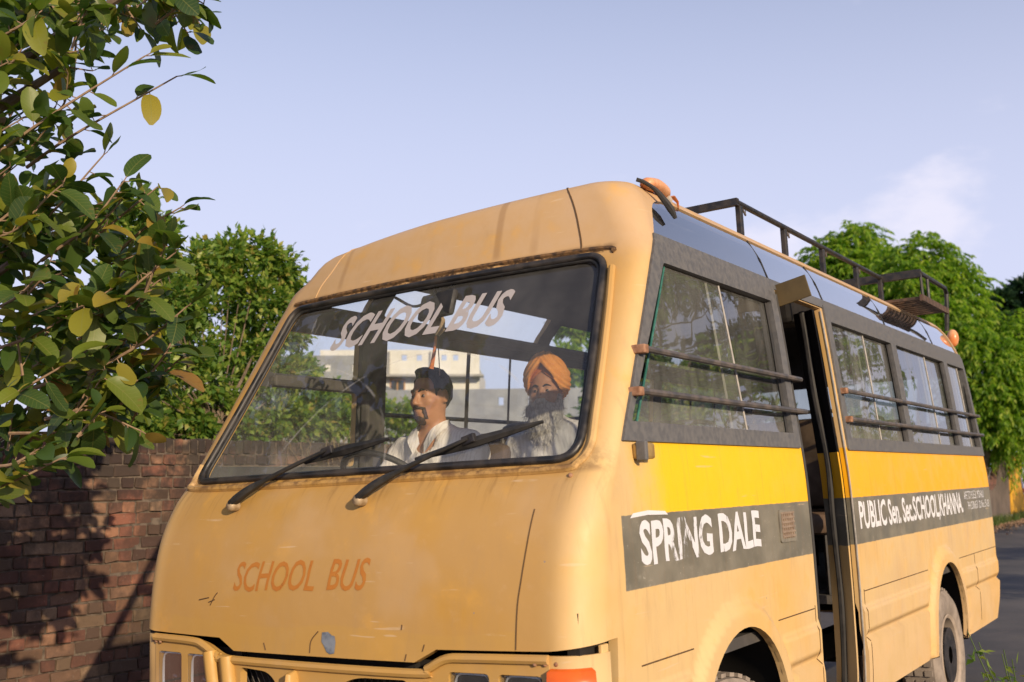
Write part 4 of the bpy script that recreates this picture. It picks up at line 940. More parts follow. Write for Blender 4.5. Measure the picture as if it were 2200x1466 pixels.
def torso(P, J, g=0.):
    d = sd_ell(P, J['chest'], np.array((.165 + g, .115 + g, .185 + g))); d = smin(d, sd_ell(P, J['belly'], np.array((.155 + g, .118 + g, .17 + g))), .10)
    d = smin(d, sd_ell(P, J['pelvis'], np.array((.17 + g, .13 + g, .12 + g))), .08)
    d = smin(d, sd_cap(P, J['shr'], J['shl'], .060 + g, .060 + g), .07); d = smin(d, sd_cap(P, (-.07, .035, -.19), (.07, .035, -.19), .045 + g, .045 + g), .06)
    return d
def body_sdf(J, turn):
    def f(P):
        d = head_sdf(rotz(P, turn)); d = smin(d, sd_cap(P, J['neck1'], J['neck0'], .054, .060), .03); d = smin(d, torso(P, J), .035)
        for s_, n in ((-1, 'r'), (1, 'l')):
            d = smin(d, arm_hand(P, J, n, s_), .03)
            g = smin(sd_cap(P, J['hip' + n], J['knee' + n], .082, .058), sd_cap(P, J['knee' + n], J['ank' + n], .056, .036), .03); g = smin(g, sd_cap(P, J['ank' + n], J['toe' + n], .040, .034), .03); d = smin(d, g, .05)
        return d
    return f
def person(label, pos, turn, skin, shirt, hands, sleeve=1.0, lean=0.):
    root = empty('person', BUSM @ Vector(pos), (0, -RHO, 0)); tag(root, label, 'person')
    J = joints(hands)
    sdf_obj('body', body_sdf(J, turn), (-.36, -.72, -1.12), (.36, .24, .16), .0095, [skin], root)
    def fs(P):
        wob = .005 * np.sin(P[:, 0] * 55 + P[:, 2] * 21) * np.sin(P[:, 2] * 30 + P[:, 1] * 17) + .006 * np.sin(P[:, 0] * 26 - P[:, 2] * 38)
        d = torso(P, J, .014)
        for s_, n in ((-1, 'r'), (1, 'l')):
            e = np.array(J['el' + n]); s0 = np.array(J['sh' + n]); en = s0 + (e - s0) * min(sleeve, 1); d = smin(d, sd_cap(P, s0, en, .068, .062), .05)
            if sleeve > 1: d = smin(d, sd_cap(P, e, e + (np.array(J['wr' + n]) - e) * .9, .056, .042), .03)
            if sleeve < 1: d = np.maximum(d, -((-(P - en) @ (e - s0) / np.linalg.norm(e - s0)) + 0) * 1.0 - 9 * (np.linalg.norm(P - en, axis=1) > .12))
        d = d + wob
        neck = sd_cap(P, (0, -.06, -.20), (0, .02, -.08), .057, .062); d = np.maximum(d, -neck)
        vcut = sd_cap(P, (0, -.12, -.20), (0, -.13, -.275), .034, .006); d = np.maximum(d, -vcut)
        return np.maximum(d, -.72 - P[:, 2])
    sh = sdf_obj('shirt', fs, (-.36, -.50, -.76), (.36, .24, -.08), .0095, [shirt], root)
    def ft(P):
        d = sd_ell(P, J['pelvis'], np.array((.185, .145, .135)))
        for n in 'rl': d = smin(d, smin(sd_cap(P, J['hip' + n], J['knee' + n], .096, .072), sd_cap(P, J['knee' + n], np.array(J['ank' + n]) + (0, 0, .04), .070, .056), .03), .05)
        return d
    sdf_obj('trousers', ft, (-.30, -.50, -1.04), (.30, .26, -.50), .014, [M_TROUS], root)
    # collar flaps
    for s_ in (-1, 1):
        A = np.array([(s_ * .012, -.072, -.212), (s_ * .040, -.050, -.150), (s_ * .068, -.005, -.118), (s_ * .062, .055, -.105), (0, .088, -.100)]); B = A + np.array([(s_ * .016, -.022, -.042), (s_ * .034, -.022, -.040), (s_ * .018, -.006, -.032), (s_ * .010, .006, -.030), (0, .010, -.030)])
        A = catmull(A, 4); B = catmull(B, 4); n = len(A); V = np.vstack([A, B, B + (s_ * .004, -.004, -.004)]); F = [(i, i + 1, n + i + 1, n + i) for i in range(n - 1)] + [(n + i, n + i + 1, 2 * n + i + 1, 2 * n + i) for i in range(n - 1)]
        pymesh('collar', V, F, sh, [shirt], True)
    c, s = math.cos(turn), math.sin(turn); hrot = lambda v: (c * v[0] - s * v[1], s * v[0] + c * v[1], v[2])
    for s_ in (-1, 1):
        e = MB().sphere(hrot((s_ * .031, -.0757, -.001)), .0088, 12, 8).build('eye', [M_WHITE], root, True); MB().sphere(hrot((s_ * .031 - .001, -.0800, -.0005)), .0066, 10, 6).build('iris', [M_EYE], e, True)
        b = catmull([hrot((s_ * .012, -.088, .020)), hrot((s_ * .030, -.087, .027)), hrot((s_ * .050, -.072, .020))], 5); along('eyebrow', b, np.interp(np.linspace(0, 1, 11), [0, .4, 1], [.004, .0055, .002]), M_HAIR, root, 6)
    return root, J, turn
# driver, hands on the wheel
hd = {'r': ((-.27, -.12, -.50), (-.15, -.33, -.40)), 'l': ((.28, -.11, -.50), (.20, -.33, -.39))}
drv, J1, t1 = person('driver with black hair and goatee in white collared shirt at the wheel', (-.50, 1.515, 1.895), R(-4), M_SKIN, M_SHIRT1, hd, 1.0)
def hair1(P0):
    P = rotz(P0, t1); wob = .0028 * np.sin(P[:, 0] * 150 + P[:, 2] * 40) * np.sin(P[:, 1] * 120 + P[:, 2] * 70) + .002 * np.sin(P[:, 0] * 310 + P[:, 1] * 90)
    d = sd_ell(P, (0, .022, .034), np.array((.0815, .1010, .1040))) + wob; d = smin(d, sd_ell(P, (.012, -.048, .112), np.array((.050, .036, .020))), .022)
    front = .082 - .018 * smoothstep(.03, .07, np.abs(P[:, 0])); line = np.where(P[:, 1] < -.045, front, np.where(P[:, 1] < -.012, .030, np.where(P[:, 1] < .03, .022, -.055)))
    side = (np.abs(P[:, 0]) > .062) & (P[:, 1] > -.040) & (P[:, 1] < -.016); line = np.where(side, -.020, line)
    return np.maximum(d, (line - P[:, 2]) * .8)
sdf_obj('hair', hair1, (-.12, -.13, -.10), (.12, .16, .18), .0045, [M_HAIR], drv)
def beard1(P0):
    P = rotz(P0, t1); d = head_sdf(P) - .0042 - .0012 * np.sin(P[:, 0] * 260) * np.sin(P[:, 2] * 230); ax_ = np.abs(P[:, 0])
    m = np.maximum(np.abs(P[:, 2] + .0535 + .22 * np.maximum(ax_ - .012, 0)) - .0062, ax_ - .035)                 # moustache
    ch_ = sd_ell(P, (0, -.070, -.112), np.array((.027, .036, .024)))                                            # chin tuft
    sdb = np.maximum(np.abs(ax_ - .032) - .0055, np.abs(P[:, 2] + .079) - .026)                                  # sides of the mouth
    return np.maximum(np.maximum(d, np.minimum(np.minimum(m, ch_), sdb)), P[:, 1] + .035)
sdf_obj('beard', beard1, (-.11, -.13, -.15), (.11, .05, .02), .0038, [M_BEARD], drv)
# bearded passenger with turban
hp = {'r': ((-.30, .00, -.50), (-.17, -.22, -.60)), 'l': ((.30, .00, -.50), (.17, -.22, -.60))}
pas, J2, t2 = person('passenger with long grey beard and orange turban in pale shirt behind the driver', (-.33, 2.235, 1.945), R(16), M_SKIN2, M_SHIRT2, hp, 1.2)
def turban(P0):
    P = rotz(P0, t2); ax_ = np.abs(P[:, 0]); sg = np.sign(P[:, 0]); tilt = P[:, 2] - .004 * sg
    d = sd_ell(P, (0, .030, .072), np.array((.118, .130, .112))); d = smin(d, sd_ell(P, (0, .0, .135), np.array((.055, .07, .062))), .06); d = smin(d, sd_ell(P, (0, .045, .02), np.array((.100, .105, .075))), .04)
    q = ax_ * .78 + tilt * .62 + .06 * np.maximum(-P[:, 1], 0); t = (q * 52 + .35 * (sg > 0)) % 1.0; d = d - .0085 * (t - .5) * (P[:, 1] < .09)
    vee = .050 + .092 * np.clip(1 - ax_ / .080, 0, 1)                                                            # the V over the forehead
    open_ = np.maximum(P[:, 2] - np.where(P[:, 1] < .0, vee - .06 * smoothstep(.05, .10, ax_), -9), P[:, 1] - .015)
    d = np.maximum(d, -open_ * 1.0) if True else d
    return np.maximum(d, -.058 - P[:, 2])
sdf_obj('turban', turban, (-.15, -.16, -.08), (.15, .19, .22), .0045, [M_TURBAN], pas)
def under(P0):
    P = rotz(P0, t2); d = sd_ell(P, (0, .022, .042), np.array((.092, .106, .100))); vee = .030 + .070 * np.clip(1 - np.abs(P[:, 0]) / .085, 0, 1) ; return np.maximum(np.maximum(d, vee - P[:, 2]), -.02 - P[:, 2])
sdf_obj('under_turban', under, (-.13, -.14, -.04), (.13, .15, .17), .006, [simple('dark_orange_band', (.42, .12, .02), (.5, .16, .03), 30, .9)], pas)
def beard2(P0):
    P = rotz(P0, t2); wob = .007 * np.sin(P[:, 0] * 95 + np.sin(P[:, 2] * 70)) * np.sin(P[:, 2] * 80 + P[:, 0] * 40)
    d = sd_ell(P, (0, -.062, -.120), np.array((.078, .058, .072))); d = smin(d, sd_ell(P, (.005, -.075, -.180), np.array((.068, .048, .070))), .05); d = smin(d, sd_ell(P, (0, -.072, -.225), np.array((.034, .028, .040))), .06)
    for s_ in (-1, 1):
        d = smin(d, sd_cap(P, (s_ * .068, -.005, -.03), (s_ * .066, -.030, -.10), .018, .035), .03); d = smin(d, sd_cap(P, (s_ * .006, -.100, -.052), (s_ * .062, -.085, -.085), .013, .012), .012)
    return d + wob
bd = sdf_obj('beard', beard2, (-.14, -.17, -.36), (.14, .06, .01), .0055, [M_GREY], pas)
V = []; F = []
bv = np.array([v.co[:] for v in bd.data.vertices]); bn = np.array([v.normal[:] for v in bd.data.vertices])
for k in RNG.choice(len(bv), 1500):
    p = bv[k]; n = bn[k]; L = RNG.uniform(.015, .045); dr = n * .55 + np.array([RNG.normal(0, .35), RNG.normal(0, .25), -1.0]); dr /= np.linalg.norm(dr); w = np.cross(dr, n); w = w / (np.linalg.norm(w) + 1e-9) * .0008
    b = len(V); m = p + dr * L * .5 + n * .010; e = p + dr * L + np.array([RNG.normal(0, .01), 0, 0]); V += [p - w, p + w, m + w, m - w, e]; F += [(b, b + 1, b + 2, b + 3), (b + 3, b + 2, b + 4)]
bs = pymesh('beard_strands', V, F, pas, [M_GREY]); bs['kind'] = 'stuff'

# ================================================================== surroundings: measured tree positions (world metres)
CL_B = [(-5.01,3.18,3.72,0.19), (-5.11,3.01,3.54,0.19), (-5.06,3.41,3.53,0.20), (-5.21,3.94,3.37,0.21), (-5.16,4.32,3.52,0.22), (-5.17,4.67,3.57,0.21), (-5.22,5.02,3.48,0.23), (-5.34,5.33,3.25,0.21), (-5.20,4.59,3.14,0.31), (-5.22,4.12,2.99,0.32), (-5.11,3.58,3.00,0.30), (-5.22,4.99,2.83,0.27), (-5.30,4.59,2.66,0.29), (-5.27,4.02,2.52,0.29), (-5.22,3.59,2.36,0.28), (-5.33,4.86,2.32,0.29), (-5.24,5.27,2.48,0.23), (-5.33,4.41,2.12,0.28), (-5.36,3.91,2.02,0.27), (-5.30,3.48,1.96,0.24), (-5.27,5.06,2.06,0.27), (-5.32,5.62,2.13,0.26), (-5.27,5.91,2.02,0.19), (-5.28,3.23,2.10,0.23), (-5.21,3.26,3.04,0.24), (-5.27,5.31,2.00,0.21), (-5.26,3.06,2.55,0.23)]
CL_T1 = [(-10.25,39.02,9.61,1.01), (-9.44,39.47,10.33,0.82), (-9.23,40.90,9.80,0.84), (-10.00,39.32,8.70,1.10), (-9.56,40.89,8.31,1.22), (-10.76,38.81,8.70,0.64), (-9.07,38.67,9.15,0.89), (-10.02,40.73,7.19,1.12)]
CL_T2 = [(-6.12,35.85,8.81,0.77), (-7.15,36.43,8.43,0.83), (-5.56,36.32,8.17,0.81), (-6.94,36.72,7.36,1.24), (-5.49,36.50,7.21,1.13), (-4.92,36.80,7.85,0.48), (-6.47,37.20,6.21,1.32), (-4.94,36.97,6.57,0.73), (-6.27,34.67,7.83,0.78), (-5.36,34.29,6.30,0.91), (-7.67,36.32,6.70,0.99)]
CL_T3 = [(-4.60,34.28,5.71,0.75), (-4.08,34.72,5.11,0.98), (-4.80,34.97,4.18,1.07), (-3.91,35.01,3.84,1.05), (-3.30,35.32,4.59,0.83), (-4.45,35.40,2.81,0.95), (-3.46,35.42,3.09,0.83), (-5.18,36.14,2.69,0.71), (-4.90,36.43,1.99,0.44), (-3.97,35.77,2.51,0.61)]
CL_T4 = [(-8.40,64.39,10.89,0.86), (-7.68,65.01,9.95,1.13), (-7.23,65.08,11.56,0.81), (-9.04,64.13,9.69,0.81), (-7.72,65.32,7.54,1.35), (-8.20,64.83,8.75,1.22)]
CL_C1 = [(-11.02,11.55,2.65,0.37), (-11.37,12.53,2.62,0.44), (-11.24,12.66,2.32,0.35), (-10.97,11.63,2.28,0.37), (-11.25,11.31,3.22,0.33), (-11.50,12.41,2.88,0.30)]
CL_C2 = [(-17.09,20.76,3.02,0.59), (-17.30,21.84,2.94,0.61), (-17.33,20.65,2.63,0.59), (-16.90,20.95,2.57,0.59), (-17.10,22.03,2.53,0.54)]
CL_C3 = [(-23.37,40.37,6.17,1.09), (-22.72,40.97,5.08,1.31), (-23.66,40.42,4.43,1.09), (-22.84,41.87,6.70,1.11), (-23.08,40.92,3.68,1.31), (-24.20,40.24,3.14,1.09), (-23.98,42.07,8.37,0.91), (-23.22,42.56,8.60,0.91)]
CL_B2 = [(-5.45,3.27,1.86,0.18), (-5.29,3.62,1.86,0.18), (-5.28,4.11,1.88,0.19), (-5.27,4.60,1.89,0.20), (-5.28,4.95,1.90,0.20), (-5.31,5.42,1.89,0.19), (-5.33,5.77,1.92,0.19), (-5.18,4.11,2.31,0.25), (-5.25,5.02,2.47,0.23), (-5.18,4.46,3.30,0.22), (-5.36,5.37,2.88,0.21), (-5.24,3.88,2.80,0.25), (-5.25,4.30,3.28,0.19), (-5.20,3.48,3.28,0.20), (-5.17,4.86,3.13,0.22)]
CL_T5 = [(-3.40,36.87,6.04,0.71), (-3.32,36.61,3.91,0.85), (-3.44,37.36,2.38,0.78), (-4.37,38.01,1.92,0.45), (-3.39,36.99,5.19,0.71), (-3.98,36.89,3.16,0.78)]
CL_C4 = [(-9.91,20.63,3.84,0.68), (-9.99,20.74,2.71,0.68), (-9.08,21.22,3.61,0.68), (-9.15,21.32,2.60,0.68), (-8.76,22.68,3.46,0.71), (-8.18,23.08,3.34,0.65), (-8.82,22.77,2.53,0.65), (-8.20,24.33,3.05,0.61), (-7.71,24.70,2.80,0.61), (-9.41,20.90,4.29,0.62), (-8.91,21.18,4.74,0.68), (-8.68,22.55,4.74,0.71), (-8.12,22.99,4.28,0.71), (-8.03,24.30,4.01,0.67), (-8.50,21.37,5.30,0.51), (-8.25,22.76,5.33,0.53), (-9.74,20.58,4.96,0.57)]
